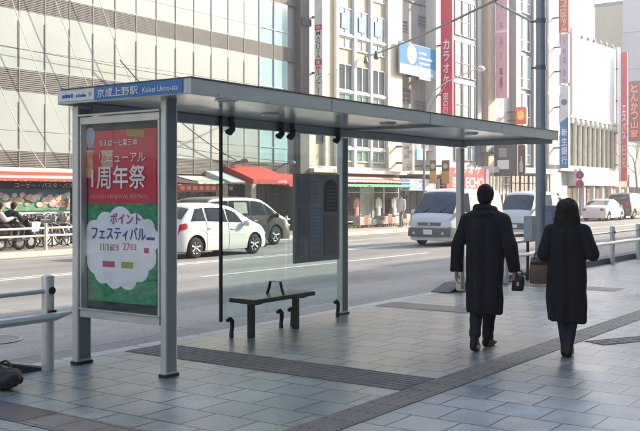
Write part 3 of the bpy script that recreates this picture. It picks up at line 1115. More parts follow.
# ground floor shops of it: columns, glazing, goods
for uu in (14.5, 19.0, 23.4, fx(229), 30.6):
    bpart(pb, 'shop_column', M_WHITW, (uu - .17, uu + .17, FV + .2, FV + .55, 0, 2.39))
g0 = fx(180)
for i in range(6):
    a = g0 + (U1 - g0) * i / 6; c = g0 + (U1 - g0) * (i + 1) / 6
    window(pb, a + .03, c - .03, .25, 2.1, FV + .75, M_DFRAME, M_SHOPG, 1, (.75,), name='shop_window')
bpart(pb, 'shop_sign', flat('shop_red', (.55, .10, .07), .5), (fx(184), fx(222), FV + .3, FV + .4, 1.72, 2.02))
b = MB()
for i in range(9):
    a = fx(186) + i * .36
    b.box(a, a + .22, FV + .285, FV + .299, 1.80, 1.94)
b.build('shop_sign_marks', flat('cream_tone', (.66, .50, .38), .5), pb)
for i in range(12):
    a = g0 + .3 + i * (U1 - g0 - .6) / 12
    h = RND.uniform(.25, .7)
    bpart(pb, 'display_goods', flat('goods%d' % (i % 5), [(.2, .07, .05), (.3, .28, .24), (.08, .1, .13), (.22, .16, .08), (.13, .13, .13)][i % 5], .6, var=.4, scale=9), (a, a + RND.uniform(.3, .5), FV + .3, FV + .65, 0.02, h))
# grey slanted hood and small wall lamp
b = MB(); b.prism([(FV - .02, 2.55), (FV - 1.3, 2.12), (FV - 1.3, 2.08), (FV - .02, 2.08)], 'u', fx(205), fx(221))
b.build('entrance_hood', flat('hood_grey', (.42, .43, .44), .5), pb)


def awning(label, u0, u1, zt, zb, v0, vout, m, stripes=None, val=.16, text=None, group='shop awnings of the panel building', inset=.0):
    t = thing('awning', label, 'awning', (u0 + u1) / 2, v0, zb, group=group)
    th = .03
    b = MB()
    n = stripes[0] if stripes else 1
    for i in range(n):
        f0, f1 = i / n, (i + 1) / n
        def q(f, uu):
            return (uu, v0 - .01 - (vout) * f, zt + (zb - zt) * f - .05 * sin(pi * f))
        b.hexa([tuple(x - (0 if j != 2 else th) for j, x in enumerate(q(f0, u0))), tuple(x - (0 if j != 2 else th) for j, x in enumerate(q(f0, u1))), tuple(x - (0 if j != 2 else th) for j, x in enumerate(q(f1, u1))), tuple(x - (0 if j != 2 else th) for j, x in enumerate(q(f1, u0)))],
               [q(f0, u0), q(f0, u1), q(f1, u1), q(f1, u0)], m=(i % 2))
    b.build('canopy', [m, stripes[1] if stripes else m], t)
    b = MB()
    nn = max(6, int((u1 - u0) / .35))
    for i in range(nn):
        a = u0 + (u1 - u0) * i / nn; c = u0 + (u1 - u0) * (i + 1) / nn
        b.prism([(a, zb - .03), (c, zb - .03), (c, zb - val + .03), ((a + c) / 2, zb - val), (a, zb - val + .03)], 'v', v0 - vout - .02 - .004 * (i % 2), v0 - vout - .012 + .001)
    b.build('valance', m, t)
    for uu in (u0 + .05, (u0 + u1) / 2, u1 - .05):
        b = MB(); b.tube([(uu, v0 - .02, zb - .1), (uu, v0 - vout, zb - .05)], .02, 6)
        b.build('awning_arm', M_DFRAME, t)
    # closed gable ends
    for uu in (u0, u1 - .015):
        b = MB(); b.prism([(v0 - .012, zt - .02), (v0 - vout, zb - .02), (v0 - vout, zb - val + .02), (v0 - .012, zb - .05)], 'u', uu, uu + .015)
        b.build('side_flap', m, t)
    if text:
        tu0, tu1, h, s = text
        lettering(s, tu1 - tu0, h, (tu0, v0 - vout - .026, zb - .03 - h), RU, UP, M_TXTW, t, bold=.02)
    return t


awning('long red and cream striped awning above the food mural and bicycles', fx(-60), fx(71), 2.48, 2.06, FV - .02, 1.0, flat('awning_cream', (.52, .42, .34), .75), (4, M_ORANGE), .04)
awning('plain orange red awning sloping out over the dark shopfront', fx(224), fx(264), 2.78, 2.22, FV - .02, 1.5, M_ORANGE, None, .2, (fx(249), fx(258), .10, 'COFFEE'))
awning('small orange red awning right of the bigger plain one, beside the brown column', fx(272), fx(293), 2.52, 2.10, FV - .02, .9, M_ORANGE, None, .16)
awning('flat green and cream canopy just left of the big orange awning', fx(176), fx(226), 2.34, 2.12, FV - .02, 1.1, flat('awning_cream', (.52, .42, .34), .75), (2, M_GREEN), .12)
# dark fascia with pale characters under the striped awning, mural below it
fs = thing('fascia_sign', 'black sign strip with pale characters between the striped awning and the mural', 'shop sign', 16, FV - .5, 1.85)
bpart(fs, 'board', flat('fascia_black', (.03, .03, .035), .5), (fx(-60), fx(70), FV - .55, FV - .45, 1.80, 2.02))
lettering('コーヒー・パスタ・パフェ', fx(66) - fx(4), .15, (fx(4), FV - .555, 1.835), RU, UP, M_TXTW, fs, bold=.01)
mu = thing('food_mural', 'blue and green printed mural with rows of food dishes below the striped awning', 'mural', 16, FV - .4, 1.1)
bpart(mu, 'board', mat('mural_blue', (.05, .15, .27), .5, var=.35, scale=2), (fx(-60), fx(70), FV - .44, FV - .38, 1.56, 1.799))
bpart(mu, 'board_lower', mat('mural_green', (.10, .30, .16), .5, var=.4, scale=3), (fx(-60), fx(70), FV - .44, FV - .38, 1.10, 1.559))
for i in range(62):
    a = fx(-40) + (fx(69) - fx(-40)) * ((i % 31) + RND.random() * .8) / 31
    zc = RND.choice((1.52, 1.6, 1.42, 1.3))
    r = RND.uniform(.08, .16)
    c = RND.choice(((.60, .36, .22), (.62, .55, .45), (.55, .22, .12), (.62, .62, .58), (.42, .30, .22), (.6, .4, .4)))
    b = MB(); b.prism([(a + r * cos(t), zc + r * .72 * sin(t)) for t in [2 * pi * j / 14 for j in range(14)]], 'v', FV - .447 - i * .0004, FV - .441)
    d = b.build('printed_dish', mat('dish_print_%d' % i, c, .5, var=.5, scale=16), mu)
bpart(mu, 'mural_post', M_BLACK, (fx(60), fx(61.2), FV - .62, FV - .5, 0, 1.85))
lw = thing('poster_wall', 'low pale wall with rows of small grey posters behind the parked bicycles', 'wall', 16, FV - .3, 0)
bpart(lw, 'wall', flat('pale_wall', (.56, .55, .55), .6), (fx(-60), fx(72), FV - .40, FV - .2, 0, 1.098))
for r in range(2):
    for i in range(26):
        a = fx(-30) + (fx(69) - fx(-30)) * i / 26
        b = MB(); b.box(a + .02, a + .22, FV - .412, FV - .402, .72 - r * .36, 1.0 - r * .36)
        o = b.build('poster', mat('bill_%d_%d' % (r, i), RND.choice(((.2, .22, .24), (.34, .30, .32), (.14, .16, .18), (.4, .38, .36))), .6, var=.6, scale=9), lw)

# pale cables strung in front of the panels
for i, x in enumerate((-62, -19, 25, 68, 112)):
    p0 = (fx(x - 28, 24.62), 24.62, fz(x - 28, -46, 24.62)); p1 = (fx(x + 66, 24.75), 24.75, fz(x + 66, 172 - i * 1.0, 24.75))
    cable('strung_cable', ['pale cable strung across the panels at the far left edge', 'pale cable on the panels second from the left edge', 'pale cable on the panels reaching the louvres left of the shelter', 'pale cable dropping behind the shelter name sign', 'pale cable on the panels just right of the shelter corner'][i], [p0, p1], .012, flat('cable_pale', (.55, .52, .47), .5), 'cables strung over the panel facade', sag=.75)
cable('strung_cable', 'dark cable sagging to the wall lamp above the orange awning', [(fx(120, 24.6), 24.6, fz(120, 60, 24.6)), (fx(236, 24.8), 24.8, fz(236, 160, 24.8))], .022, M_DFRAME, 'cables strung over the panel facade', sag=.35)
cable('wall_cable', 'thin dark cable running level along the cream panels', [(fx(-20, 24.8), 24.8, 6.28), (fx(290, 24.8), 24.8, 6.05)], .012, M_DFRAME, sag=.08)
cable('wall_cable', 'thin dark cable running level above the orange awnings', [(fx(150, 24.8), 24.8, 3.55), (fx(296, 24.8), 24.8, 3.05)], .014, M_DFRAME, sag=.1)
for (x, lab) in ((237, 'small dark wall lamp over the left end of the orange awning'), (284, 'small dark wall lamp over the small orange awning')):
    wl = thing('wall_lamp', lab, 'lamp', fx(x), FV, 3.0, group='wall lamps on the panel building')
    b = MB(); b.tube([(fx(x), FV, 2.95), (fx(x), FV - .35, 3.0)], .03, 8); b.build('arm', M_DFRAME, wl)
    b = MB(); b.ball((fx(x), FV - .42, 3.0), .11, .2, .1, 10, 6); b.build('lamp_head', M_GREYP, wl, smooth=True)

# ---- beige building with white piers
U0, U1 = fx(305) + .004, fx(399)
bb = building('beige_building', 'beige office building with tall white piers and blue window posters', U0, FV, U1)
bpart(bb, 'wall', M_BEIGE, (U0, U1, FV, FV + 14, 0, 17))
bpart(bb, 'roof', M_GREYW, (U0 - .0, U1, FV - .05, FV + 14, 17, 17.4))
piers = [(324, 4.2), (335.2, 4.2), (353, 4.2), (369.3, 4.0)]
pu = [fx(x) for x, _ in piers]
for uu in pu:
    bpart(bb, 'pier', M_WHITW, (uu - .11, uu + .11, FV - .16, FV - .003, 2.95, 17), bevel=.01)
bpart(bb, 'pier', mat('beige_pier', (.66, .57, .43), .6, var=.05), (fx(385), U1 - .002, FV - .2, FV - .003, 2.95, 17))
bpart(bb, 'pier', mat('beige_pier2', (.66, .57, .43), .6, var=.05), (U0 + .05, U0 + .55, FV - .2, FV - .003, 2.95, 17))
bays = [(pu[1] + .13, pu[2] - .13), (pu[2] + .13, pu[3] - .13), (pu[3] + .13, fx(384))]
fl = 2.72
zref = fz(345, 34)            # underside of a window row
for f in range(-2, 4):
    zb = zref + f * fl
    for j, (a, c) in enumerate(bays):
        if zb < 3.0:
            continue
        w = window(bb, a, c, zb, zb + 1.28, FV, M_FRAME, M_DARKG if f != 0 else mat('window_blind_%d' % j, (.22, .28, .36), .25, var=.5, scale=2), 1, (), .07)
        bpart(bb, 'window_sill', M_WHITW, (a + .002, c - .002, FV - .14, FV - .003, zb - .13, zb - .004))
        window(bb, a, c, zb - .72, zb - .14, FV, M_FRAME, mat('lower_pane_%d_%d' % (f + 2, j), (.16, .30, .22) if f < 0 else (.30, .38, .34), .2, var=.4, scale=2), 1, (), .07)
        if f == 0:
            q = MB(); q.box(a + .3, c - .3, FV - .075, FV - .0705, zb + .25, zb + 1.0)
            s = q.build('window_poster', flat('poster_blue', (.05, .20, .55), .5), bb)
            q = MB()
            for m_ in range(5):
                q.box(a + .4, c - .42 - (m_ % 3) * .08, FV - .0785, FV - .0755, zb + .35 + m_ * .12, zb + .40 + m_ * .12)
            q.build('poster_lines', M_TXTW, s)
        if f == -2 and j == 2:
            lettering('A', .42, .5, (a + .55, FV - .075, zb + .45), RU, UP, flat('grey_ink', (.2, .2, .21), .5), bb, bold=.02)
    if zb > 3.2:
        window(bb, U0 + .75, pu[0] - .12, zb + .1, zb + .8, FV, M_DFRAME, M_DARKG, 0, (), .05)
# shop at its foot
z1 = fz(370, 171)
bpart(bb, 'cornice', M_CREAM, (U0, U1, FV - .5, FV - .004, 2.62, 2.80), bevel=.02)
bpart(bb, 'shop_beam', M_WHITW, (U0, U1, FV - .18, FV - .004, 2.805, 2.94))
bpart(bb, 'shop_front_void', M_DIM, (U0 + .3, U1 - .4, FV - .03, FV - .004, .06, 2.1))
sh_u = [fx(x) for x in (314, 327, 345, 359, 371, 382, 397)]
for i in range(6):
    window(bb, sh_u[i] + .03, sh_u[i + 1] - .03, .25, 2.08, FV - .06, M_FRAME, [M_SHOPG, M_PALEG, M_SHOPG, mat('curtained_glass', (.44, .50, .42), .2, var=.2, scale=3), M_SHOPG, M_SHOPG][i], 0, (.8,), name='shop_window')
for i in range(13):
    a = fx(345) + i * (fx(396) - fx(345)) / 13
    c = [(.4, .36, .32), (.28, .09, .07), (.33, .27, .2), (.42, .40, .38), (.14, .14, .15), (.36, .23, .19)][i % 6]
    st_ = thing('display_stand', 'low stand of %s goods set out at the foot of the beige building' % ['cream', 'red', 'tan', 'white', 'dark', 'pink'][i % 6], 'stand', a + .2, 24.3, 0.0, group='goods stands before the beige building')
    h = RND.uniform(.3, .62)
    b = MB(); b.box(a, a + .42, 24.15, 24.55, .12, h); b.build('goods', mat('stand_goods_%d' % i, c, .7, var=.5, scale=8), st_, bevel=.03)
    for (du, dv) in ((.03, .03), (.39, .03), (.03, .37), (.39, .37)):
        b = MB(); b.box(a + du - .015, a + du + .015, 24.15 + dv - .015, 24.15 + dv + .015, 0, .119)
        b.build('leg', M_DFRAME, st_)
for i, x in enumerate((350, 372, 388, 391)):
    gm = thing('hanging_garment', ['red and white garment hung in the left bay of the shop below the green awning', 'white patterned garment beside the pale shop curtain', 'white shirt hung in the dark shop opening', 'white jacket hung at the right of the dark shop opening'][i], 'garment', fx(x), 24.7, .5)
    w = .17
    b = MB()
    rg = []
    for (z, ww, d) in ((.55, w * 1.15, .06), (.8, w * 1.0, .07), (1.1, w * 1.05, .07), (1.32, w * 1.2, .06), (1.42, w * .9, .05), (1.47, w * .35, .04)):
        rg.append([(fx(x) + ww * cos(t), 24.62 + d * sin(t), z) for t in [2 * pi * j / 12 for j in range(12)]])
    b.loft(rg); 
    for s in (-1, 1):
        b.tube([(fx(x) + s * w, 24.62, 1.38), (fx(x) + s * w * 1.5, 24.62, .95)], [.06, .05], 8)
    b.build('garment', mat('garment_%d' % i, [(.5, .25, .22), (.6, .58, .55), (.64, .64, .62), (.62, .62, .6)][i], .8, var=.3, scale=7), gm, smooth=True)
    b = MB(); b.tube([(fx(x), 24.62, 1.46), (fx(x), 24.66, 1.75), (fx(x), 24.93, 1.78)], .012, 6); b.build('hanger', M_DFRAME, gm)
awning('pink slatted awning above the green one on the beige building', fx(312), fx(394), 2.60, 2.24, FV - .02, 1.0, M_PINK, (4, M_CREAM), .08, group='awnings of the beige building')
awning('flat green awning over the clothes shop of the beige building', fx(318), fx(394), 2.24, 2.06, FV - .02, 1.25, M_GREEN, None, .10, group='awnings of the beige building')
# vertical shop sign MASUYA / cafe
def blade(name, label, x0, x1, y0, y1, v1, m, thick=.22, cat='sign', group=None):
    """sign board standing out from the facade, broad face towards -u; spans picture columns x0..x1 at rows y0..y1"""
    vm = v1 - .5
    xm = (x0 + x1) / 2
    uu = fx(xm, vm)
    t0 = (x0 - 320) / FPX; t1 = (x1 - 320) / FPX
    def vu(t):
        Z = uu / (cos(TH) + sin(TH) * t)
        return Z * (sin(TH) - cos(TH) * t)
    va, vb = vu(t0), vu(t1)
    za, zb = fz(xm, y1, (va + vb) / 2), fz(xm, y0, (va + vb) / 2)
    t = thing(name, label, cat, uu, (va + vb) / 2, za, group=group)
    b = MB(); b.box(uu, uu + thick, vb, va, za, zb); b.build('sign_board', m, t, bevel=.01)
    n = max(2, int((zb - za) / 2.2))
    for i in range(n):
        zc = za + (zb - za) * (i + .5) / n
        b = MB(); b.box(uu + thick * .3, uu + thick * .7, va + .003, FV + .3 if va < FV + .2 else va + .3, zc - .05, zc + .05)
        b.build('sign_bracket', M_DFRAME, t)
    def zz(y): return fz(xm, y, (va + vb) / 2)
    return t, uu, va, vb, zz


t, uu, va, vb, zz = blade('vertical_sign', 'narrow white upright sign with black letters and two red bands on the beige building', 314.3, 322.3, -12, 100, 24.9, flat('sign_ivory', (.70, .68, .62), .5))
w = va - vb
for (y0, y1, s) in ((24.5, 30, '喫茶'), (59, 65, '室')):
    b = MB(); b.box(uu - .006, uu - .0005, vb + .03, va - .03, zz(y1), zz(y0)); b.build('red_band', flat('sign_red', (.60, .05, .05), .5), t)
    lettering(s, w * .6, zz(y0 + 1.3) - zz(y1 - 1.3), (uu - .008, va - w * .2, zz(y1 - 1.3)), RV, UP, M_TXTW, t)
column_text('MASUYA', w * .5, (zz(31) - zz(58)) / 6.2, .01, (uu - .002, va - w * .25, zz(31)), RV, UP, M_TXTK, t, bold=.01)
column_text('ルノアール', w * .6, (zz(70) - zz(99)) / 5.2, .01, (uu - .002, va - w * .2, zz(70)), RV, UP, M_TXTK, t, bold=.02)
b = MB()
for k in range(3):
    b.box(uu - .004, uu - .0005, va - w * (.22 + .22 * k) - w * .12, va - w * (.22 + .22 * k), zz(69.5), zz(66))
b.build('red_mark', flat('sign_red', (.60, .05, .05), .5), t)

# ---- grey recessed building behind the blue billboard
U0, U1 = U1 + .01, fx(438)
gb = building('grey_building', 'grey rendered building with small louvre openings behind the blue billboard', U0, FV, U1)
bpart(gb, 'wall', M_GREYW, (U0, U1, FV + .6, FV + 13, 0, 18.5))
bpart(gb, 'roof', M_DFRAME, (U0, U1, FV + .5, FV + 13, 18.5, 18.8))
bpart(gb, 'pier', M_WHITW, (fx(434.5), U1, FV - .1, FV + .598, 2.9, 18.5))
for (x0, x1, y0, y1) in ((399, 407, 20, 31), (418, 433, 17, 28), (399, 410, 88, 103), (414, 432, 101, 112), (418, 433, -20, -8)):
    window(gb, fx(x0, 25.6), fx(x1, 25.6), fz((x0 + x1) / 2, y1, 25.6), fz((x0 + x1) / 2, y0, 25.6), FV + .6, M_GREYP, M_DARKG, 1, (.33, .66))
for zc in (5.0, 8.6, 12.2, 15.8):
    bpart(gb, 'string_course', M_GREYP, (U0 + .002, fx(434), FV + .52, FV + .598, zc, zc + .08))
b = MB(); b.tube([(U0 + .5, FV + .5, 3.2), (U0 + .5, FV + .5, 18.4)], .05, 8); b.build('downpipe', M_GREYP, gb, smooth=True)
for i in range(3):
    a = U0 + .5 + i * 1.3
    b = MB(); b.box(a, a + .8, FV + .12, FV + .5, 4.05, 4.65); o = b.build('air_conditioner', M_WHITW, gb, bevel=.02)
    b = MB(); b.tube([(a + .3, FV + .117, 4.35), (a + .3, FV + .105, 4.35)], .24, 16); b.build('fan_grille', M_GREYP, o)
bpart(gb, 'shop_canopy', M_CREAM, (U0, U1, FV - .3, FV + .59, 2.7, 2.88), bevel=.02)
for i in range(3):
    a = U0 + (U1 - U0) * i / 3
    window(gb, a + .04, a + (U1 - U0) / 3 - .04, .2, 2.6, FV + .55, M_DFRAME, M_SHOPG, 1, (.78,), name='shop_window')
# billboard
bv = 24.55
bu0, bu1 = fx(399.7, bv), fx(436, bv)
bz0, bz1 = fz(418, 76.5, bv), fz(418, 45, bv)
bl = thing('billboard', 'blue and white insurance billboard with an oval portrait on the grey building', 'billboard', (bu0 + bu1) / 2, bv, bz0)
zmid = bz0 + (bz1 - bz0) * .32
bpart(bl, 'board', M_GREYP, (bu0, bu1, bv + .004, bv + .09, bz0, bz1))
bpart(bl, 'upper_panel', mat('billboard_blue', (.015, .16, .40), .7, var=.25, scale=.7, spec=.2), (bu0 + .03, bu1 - .03, bv, bv + .003, zmid, bz1 - .03))
bpart(bl, 'lower_panel', flat('billboard_pale', (.25, .34, .43), .4), (bu0 + .03, bu1 - .03, bv, bv + .003, bz0 + .03, zmid - .002))
ou, oz = bu0 + (bu1 - bu0) * .32, bz0 + (bz1 - bz0) * .66
def oval(r0, r1, m, name, off):
    b = MB(); b.prism([(ou + r0 * cos(t), oz + r1 * sin(t)) for t in [2 * pi * j / 28 for j in range(28)]], 'v', bv - off - .004, bv - off)
    return b.build(name, m, bl)
oval(.50, (bz1 - bz0) * .30, flat('oval_white', (.70, .72, .74), .4), 'oval_frame', .001)
oval(.39, (bz1 - bz0) * .25, mat('oval_photo', (.34, .27, .25), .5, var=.5, scale=2.2, spec=.2), 'oval_picture', .006)
b = MB()
for k in range(6):
    zc = bz1 - .45 - k * .27
    b.box(bu0 + (bu1 - bu0) * .52, bu0 + (bu1 - bu0) * (.72 + .24 * ((k * 37) % 10) / 10), bv - .005, bv - .001, zc, zc + .10)
b.build('text_lines', flat('soft_white', (.6, .68, .74), .5), bl)
lettering('Aflac', (bu1 - bu0) * .34, .46, (bu0 + (bu1 - bu0) * .40, bv, bz0 + .2), RU, UP, flat('logo_blue', (.16, .34, .52), .5), bl, bold=.01)
for k in range(4):
    a = bu0 + .3 + k * (bu1 - bu0 - .6) / 3
    b = MB(); b.box(a - .06, a + .06, bv + .092, FV + .6, bz0 + .1, bz0 + .25)
    b.build('billboard_bracket', M_DFRAME, bl)
# signs low on this stretch
t, uu, va, vb, zz = blade('upright_sign', 'white upright signboard with faded pictures above the blue and white shop sign', 402, 412.5, 138, 171, 24.6, mat('faded_white', (.56, .55, .54), .5, var=.2, scale=2, spec=.2))
for k in range(4):
    b = MB(); b.box(uu - .006, uu - .001, va - .12 - .2 * (k % 2) - .3, va - .12 - .2 * (k % 2), zz(158) + k * .22, zz(158) + k * .22 + .17); b.build('colour_patch', mat('upright_print_%d' % k, [(.3, .3, .3), (.4, .25, .15), (.2, .3, .3), (.45, .4, .3)][k], .5, var=.5, scale=6), t)
column_text('上野店', .32, .26, .03, (uu - .002, va - .28, zz(160)), RV, UP, flat('grey_ink', (.2, .2, .21), .5), t)
def wallsign(name, label, x0, x1, y0, y1, v, m, cat='sign', th=.12):
    xm = (x0 + x1) / 2
    u0, u1 = fx(x0, v), fx(x1, v)
    z0, z1 = fz(xm, y1, v), fz(xm, y0, v)
    t = thing(name, label, cat, (u0 + u1) / 2, v, z0)
    b = MB(); b.box(u0, u1, v, v + th, z0, z1); b.build('sign_board', m, t, bevel=.008)
    for a in (u0 + (u1 - u0) * .2, u0 + (u1 - u0) * .8):
        b = MB(); b.box(a - .03, a + .03, v + th + .002, FV + .1 if v + th < FV else v + th + .3, (z0 + z1) / 2 - .04, (z0 + z1) / 2 + .04)
        b.build('sign_bracket', M_DFRAME, t)
    return t, u0, u1, z0, z1
t, u0, u1, z0, z1 = wallsign('window_poster', 'light blue framed poster on the pale wall left of the gold banners', 417, 426, 149, 160, 24.7, flat('poster_sky', (.16, .50, .68), .4), 'poster')
b = MB()
for k in range(4): b.box(u0 + .15, u1 - .2 - .1 * (k % 2), 24.69, 24.698, z0 + .15 + k * .14, z0 + .2 + k * .14)
b.build('poster_lines', M_TXTW, t)
t, u0, u1, z0, z1 = wallsign('shop_sign', 'long white shop sign with a blue end and boxed blue characters', 402, 436, 179, 190.5, 24.0, flat('sign_pure', (.74, .74, .75), .4))
bpart(t, 'blue_end', flat('sign_cobalt', (.04, .18, .60), .45), (u0 + .01, u0 + (u1 - u0) * .22, 23.993, 23.999, z0 + .015, z1 - .015))
b = MB(); b.prism([(u0 + (u1 - u0) * (.30 + .05 * cos(a)), (z0 + z1) / 2 + .22 * sin(a)) for a in [2 * pi * i / 16 for i in range(16)]], 'v', 23.985, 23.992); b.build('white_mark', M_TXTW, t)
b = MB()
a0, a1 = u0 + (u1 - u0) * .36, u0 + (u1 - u0) * .66
for (p, q, r, s) in ((a0, a1, z0 + .08, z0 + .12), (a0, a1, z1 - .12, z1 - .08), (a0, a0 + .05, z0 + .121, z1 - .121), (a1 - .05, a1, z0 + .121, z1 - .121)):
    b.box(p, q, 23.99, 23.998, r, s)
b.build('boxed_frame', flat('sign_cobalt', (.04, .18, .60), .45), t)
lettering('メガネ', (a1 - a0) * .8, .3, (a0 + (a1 - a0) * .1, 24.0, z0 + .19), RU, UP, M_BLUEINK, t, bold=.02)
lettering('スーパー', (u1 - u0) * .22, .2, (u0 + (u1 - u0) * .72, 24.0, z0 + .2), RU, UP, flat('pale_blue_tone2', (.3, .42, .62), .5), t)
for i, (x0, x1) in enumerate(((429.5, 436), (441.5, 449.5))):
    t, uu, va, vb, zz = blade('hanging_banner', ['dark green and gold banner left of the red karaoke board', 'dark green and gold banner overlapping the red karaoke board'][i], x0, x1, 160, 183.5, 24.3, flat('banner_gold', (.42, .27, .10), .7, var=.2), .05, group='green and gold banners')
    b = MB(); b.box(uu - .006, uu - .001, vb + .01, va - .01, zz(171), zz(160.3)); b.build('banner_top', flat('banner_green', (.09, .11, .07), .7), t)
    b = MB(); b.ball((uu - .004, (va + vb) / 2, zz(166)), .006, .16, .16, 12, 6); b.build('banner_emblem', flat('emblem_tan', (.40, .34, .24), .6), t)

# ---- karaoke building
U0, U1 = fx(438) + .01, fx(476)
kb = building('karaoke_building', 'white building with tall pale green windows beside the red karaoke sign', U0, FV, U1)
bpart(kb, 'wall', M_WHITW, (U0, U1, FV, FV + 14, 0, 21))
bpart(kb, 'roof', M_GREYW, (U0, U1, FV - .1, FV + 14, 21, 21.4))
for f in range(7):
    z0 = 3.6 + f * 2.45
    for (x0, x1) in ((454, 461), (462, 468.5), (469.5, 474.5)):
        window(kb, fx(x0), fx(x1), z0, z0 + 2.1, FV, M_GREYP, M_PALEG if f % 3 else mat('pale_pane_%d_%d' % (f, x0), (.44, .50, .48), .15, var=.3, scale=1), 0, (.4,), .09)
bpart(kb, 'shop_canopy', M_CREAM, (U0 + .02, U1 - .02, FV - .9, FV - .004, 2.75, 2.95), bevel=.02)
for i in range(4):
    a = U0 + (U1 - U0) * i / 4
    window(kb, a + .05, a + (U1 - U0) / 4 - .05, .15, 2.6, FV, M_FRAME, M_SHOPG, 1, (.8,), name='shop_window')
t, uu, va, vb, zz = blade('karaoke_sign', 'very tall red vertical sign with white karaoke characters', 440.5, 452, -30, 119, 24.8, mat('sign_crimson', (.60, .035, .09), .4, var=.06, spec=.2))
w = va - vb
column_text('カラオケ', w * .52, (zz(39) - zz(85)) / 4.3, .06, (uu - .002, va - w * .24, zz(39)), RV, UP, M_TXTW, t, bold=.035)
lettering('BIG', zz(93) - zz(106), w * .42, (uu - .004, va - w * .25, zz(93)), (0, 0, -1), (0, -1, 0), M_TXTW, t, bold=.03)
lettering('ECHO', zz(107) - zz(118), w * .42, (uu - .004, va - w * .25, zz(107)), (0, 0, -1), (0, -1, 0), M_TXTW, t, bold=.01)
t, u0, u1, z0, z1 = wallsign('karaoke_board', 'red board reading karaoke in big white characters above the white van', 447, 486, 168, 190, 24.0, mat('board_red', (.68, .07, .06), .4, var=.06, spec=.2))
lettering('カラオケ', (u1 - u0) * .70, .52, (u0 + (u1 - u0) * .16, 24.0, z0 + .92), RU, UP, M_TXTW, t, bold=.035)
lettering('BIG ECHO', (u1 - u0) * .80, .6, (u0 + (u1 - u0) * .14, 24.0, z0 + .14), RU, UP, M_TXTW, t, bold=.035)
bpart(t, 'white_edge', M_TXTW, (u1 + .003, u1 + .45, 24.01, 24.1, z0 + .3, z1))

# ---- white slab building with the pink sign, then a dark windowed one
U0, U1 = fx(476) + .01, fx(512)
wb = building('white_building', 'blank white building with a beige edge pier and a pink upright sign', U0, FV, U1)
bpart(wb, 'wall', M_WHITW, (U0, U1, FV + .15, FV + 14, 0, 24))
bpart(wb, 'roof', M_GREYW, (U0, U1, FV + .1, FV + 14, 24, 24.3))
bpart(wb, 'pier', M_GREYP, (U0 + .01, fx(480), FV - .1, FV + .148, 3, 24))
bpart(wb, 'pier', M_BEIGE, (fx(484), fx(491), FV - .3, FV + .148, 3, 24))
for f in range(3):
    window(wb, fx(497), fx(509), 4.6 + f * 6.0, 5.8 + f * 6.0, FV + .15, M_FRAME, M_PALEG, 1)
bpart(wb, 'shop_canopy', M_WHITW, (U0, U1, FV - .9, FV + .148, 2.95, 3.3), bevel=.02)
bpart(wb, 'balcony', M_GREYP, (fx(479), fx(500), FV - .5, FV + .148, 4.2, 5.2))
for i in range(5):
    a = U0 + (U1 - U0) * i / 5
    window(wb, a + .05, a + (U1 - U0) / 5 - .05, .15, 2.8, FV + .15, M_FRAME, [M_SHOPG, M_SHOPG, M_PALEG][i % 3], 1, (.8,), name='shop_window')
t, uu, va, vb, zz = blade('pink_sign', 'pale pink upright sign with small dark characters on the white building', 495.5, 507, -25, 98, 24.8, mat('sign_pink', (.72, .46, .50), .5, var=.05, spec=.2))
w = va - vb
b = MB(); b.box(uu - .006, uu - .001, vb, va, zz(32.5), zz(30)); b.build('sign_gap', M_TXTW, t)
column_text('うなぎ', w * .26, .45, .75, (uu - .002, va - w * .37, zz(2)), RV, UP, flat('maroon_ink', (.25, .10, .12), .5), t)
column_text('個室宴会', w * .26, .5, .47, (uu - .002, va - w * .37, zz(36)), RV, UP, flat('rose_ink', (.5, .28, .32), .5), t)
column_text('亀屋', w * .32, .5, .1, (uu - .002, va - w * .34, zz(67)), RV, UP, flat('maroon_ink', (.25, .10, .12), .5), t, bold=.02)
column_text('一ノ部', w * .26, .6, .6, (uu - .002, va - w * .37, zz(78)), RV, UP, flat('rose_ink', (.5, .28, .32), .5), t)
U0, U1 = fx(512) + .01, fx(546)
db = building('glazed_building', 'building of dark and pale green glazing behind the lamp post', U0, FV, U1)
bpart(db, 'wall', M_GREYP, (U0, U1, FV + .1, FV + 14, 0, 27))
bpart(db, 'roof', M_DFRAME, (U0, U1, FV, FV + 14, 27, 27.4))
bpart(db, 'pier', M_GREYP, (U0, fx(517), FV - .3, FV + .098, 3, 27), (fx(531), fx(533), FV - .2, FV + .098, 3, 27))
for f in range(9):
    z0 = 3.6 + f * 2.55
    for j, (x0, x1) in enumerate(((517.5, 523), (523.5, 530.5), (533.5, 539), (539.5, 545))):
        window(db, fx(x0), fx(x1), z0, z0 + 2.25, FV + .1, M_FRAME, [M_DARKG, M_PALEG, M_DARKG, M_TEAL][(j + f) % 4], 0, (.3,), .12)
for i in range(4):
    a = U0 + (U1 - U0) * i / 4
    window(db, a + .05, a + (U1 - U0) / 4 - .05, .15, 2.9, FV + .1, M_DFRAME, [M_SHOPG, M_SHOPG, M_PALEG][i % 3], 1, (.8,), name='shop_window')
bpart(db, 'shop_canopy', M_WHITW, (U0, U1, FV - .9, FV + .098, 3.0, 3.35), bevel=.02)
t, uu, va, vb, zz = blade('lightbox_sign', 'small red and yellow lightbox sign above the shelter roof edge', 515.5, 526, 107, 124, 24.7, flat('lightbox_red', (.70, .10, .07), .4), .25)
b = MB(); b.ball((uu - .004, (va + vb) / 2, (zz(107) + zz(124)) / 2), .008, (va - vb) * .34, .30, 16, 8); b.build('yellow_mark', flat('lightbox_yellow', (.78, .58, .12), .4), t)
lettering('ラーメン', (va - vb) * .7, .24, (uu - .004, va - (va - vb) * .15, zz(113)), RV, UP, M_TXTW, t, bold=.02)
b = MB(); b.box(uu + .252, uu + .30, vb, va, zz(124), zz(107)); b.build('cream_edge', M_CREAM, t)
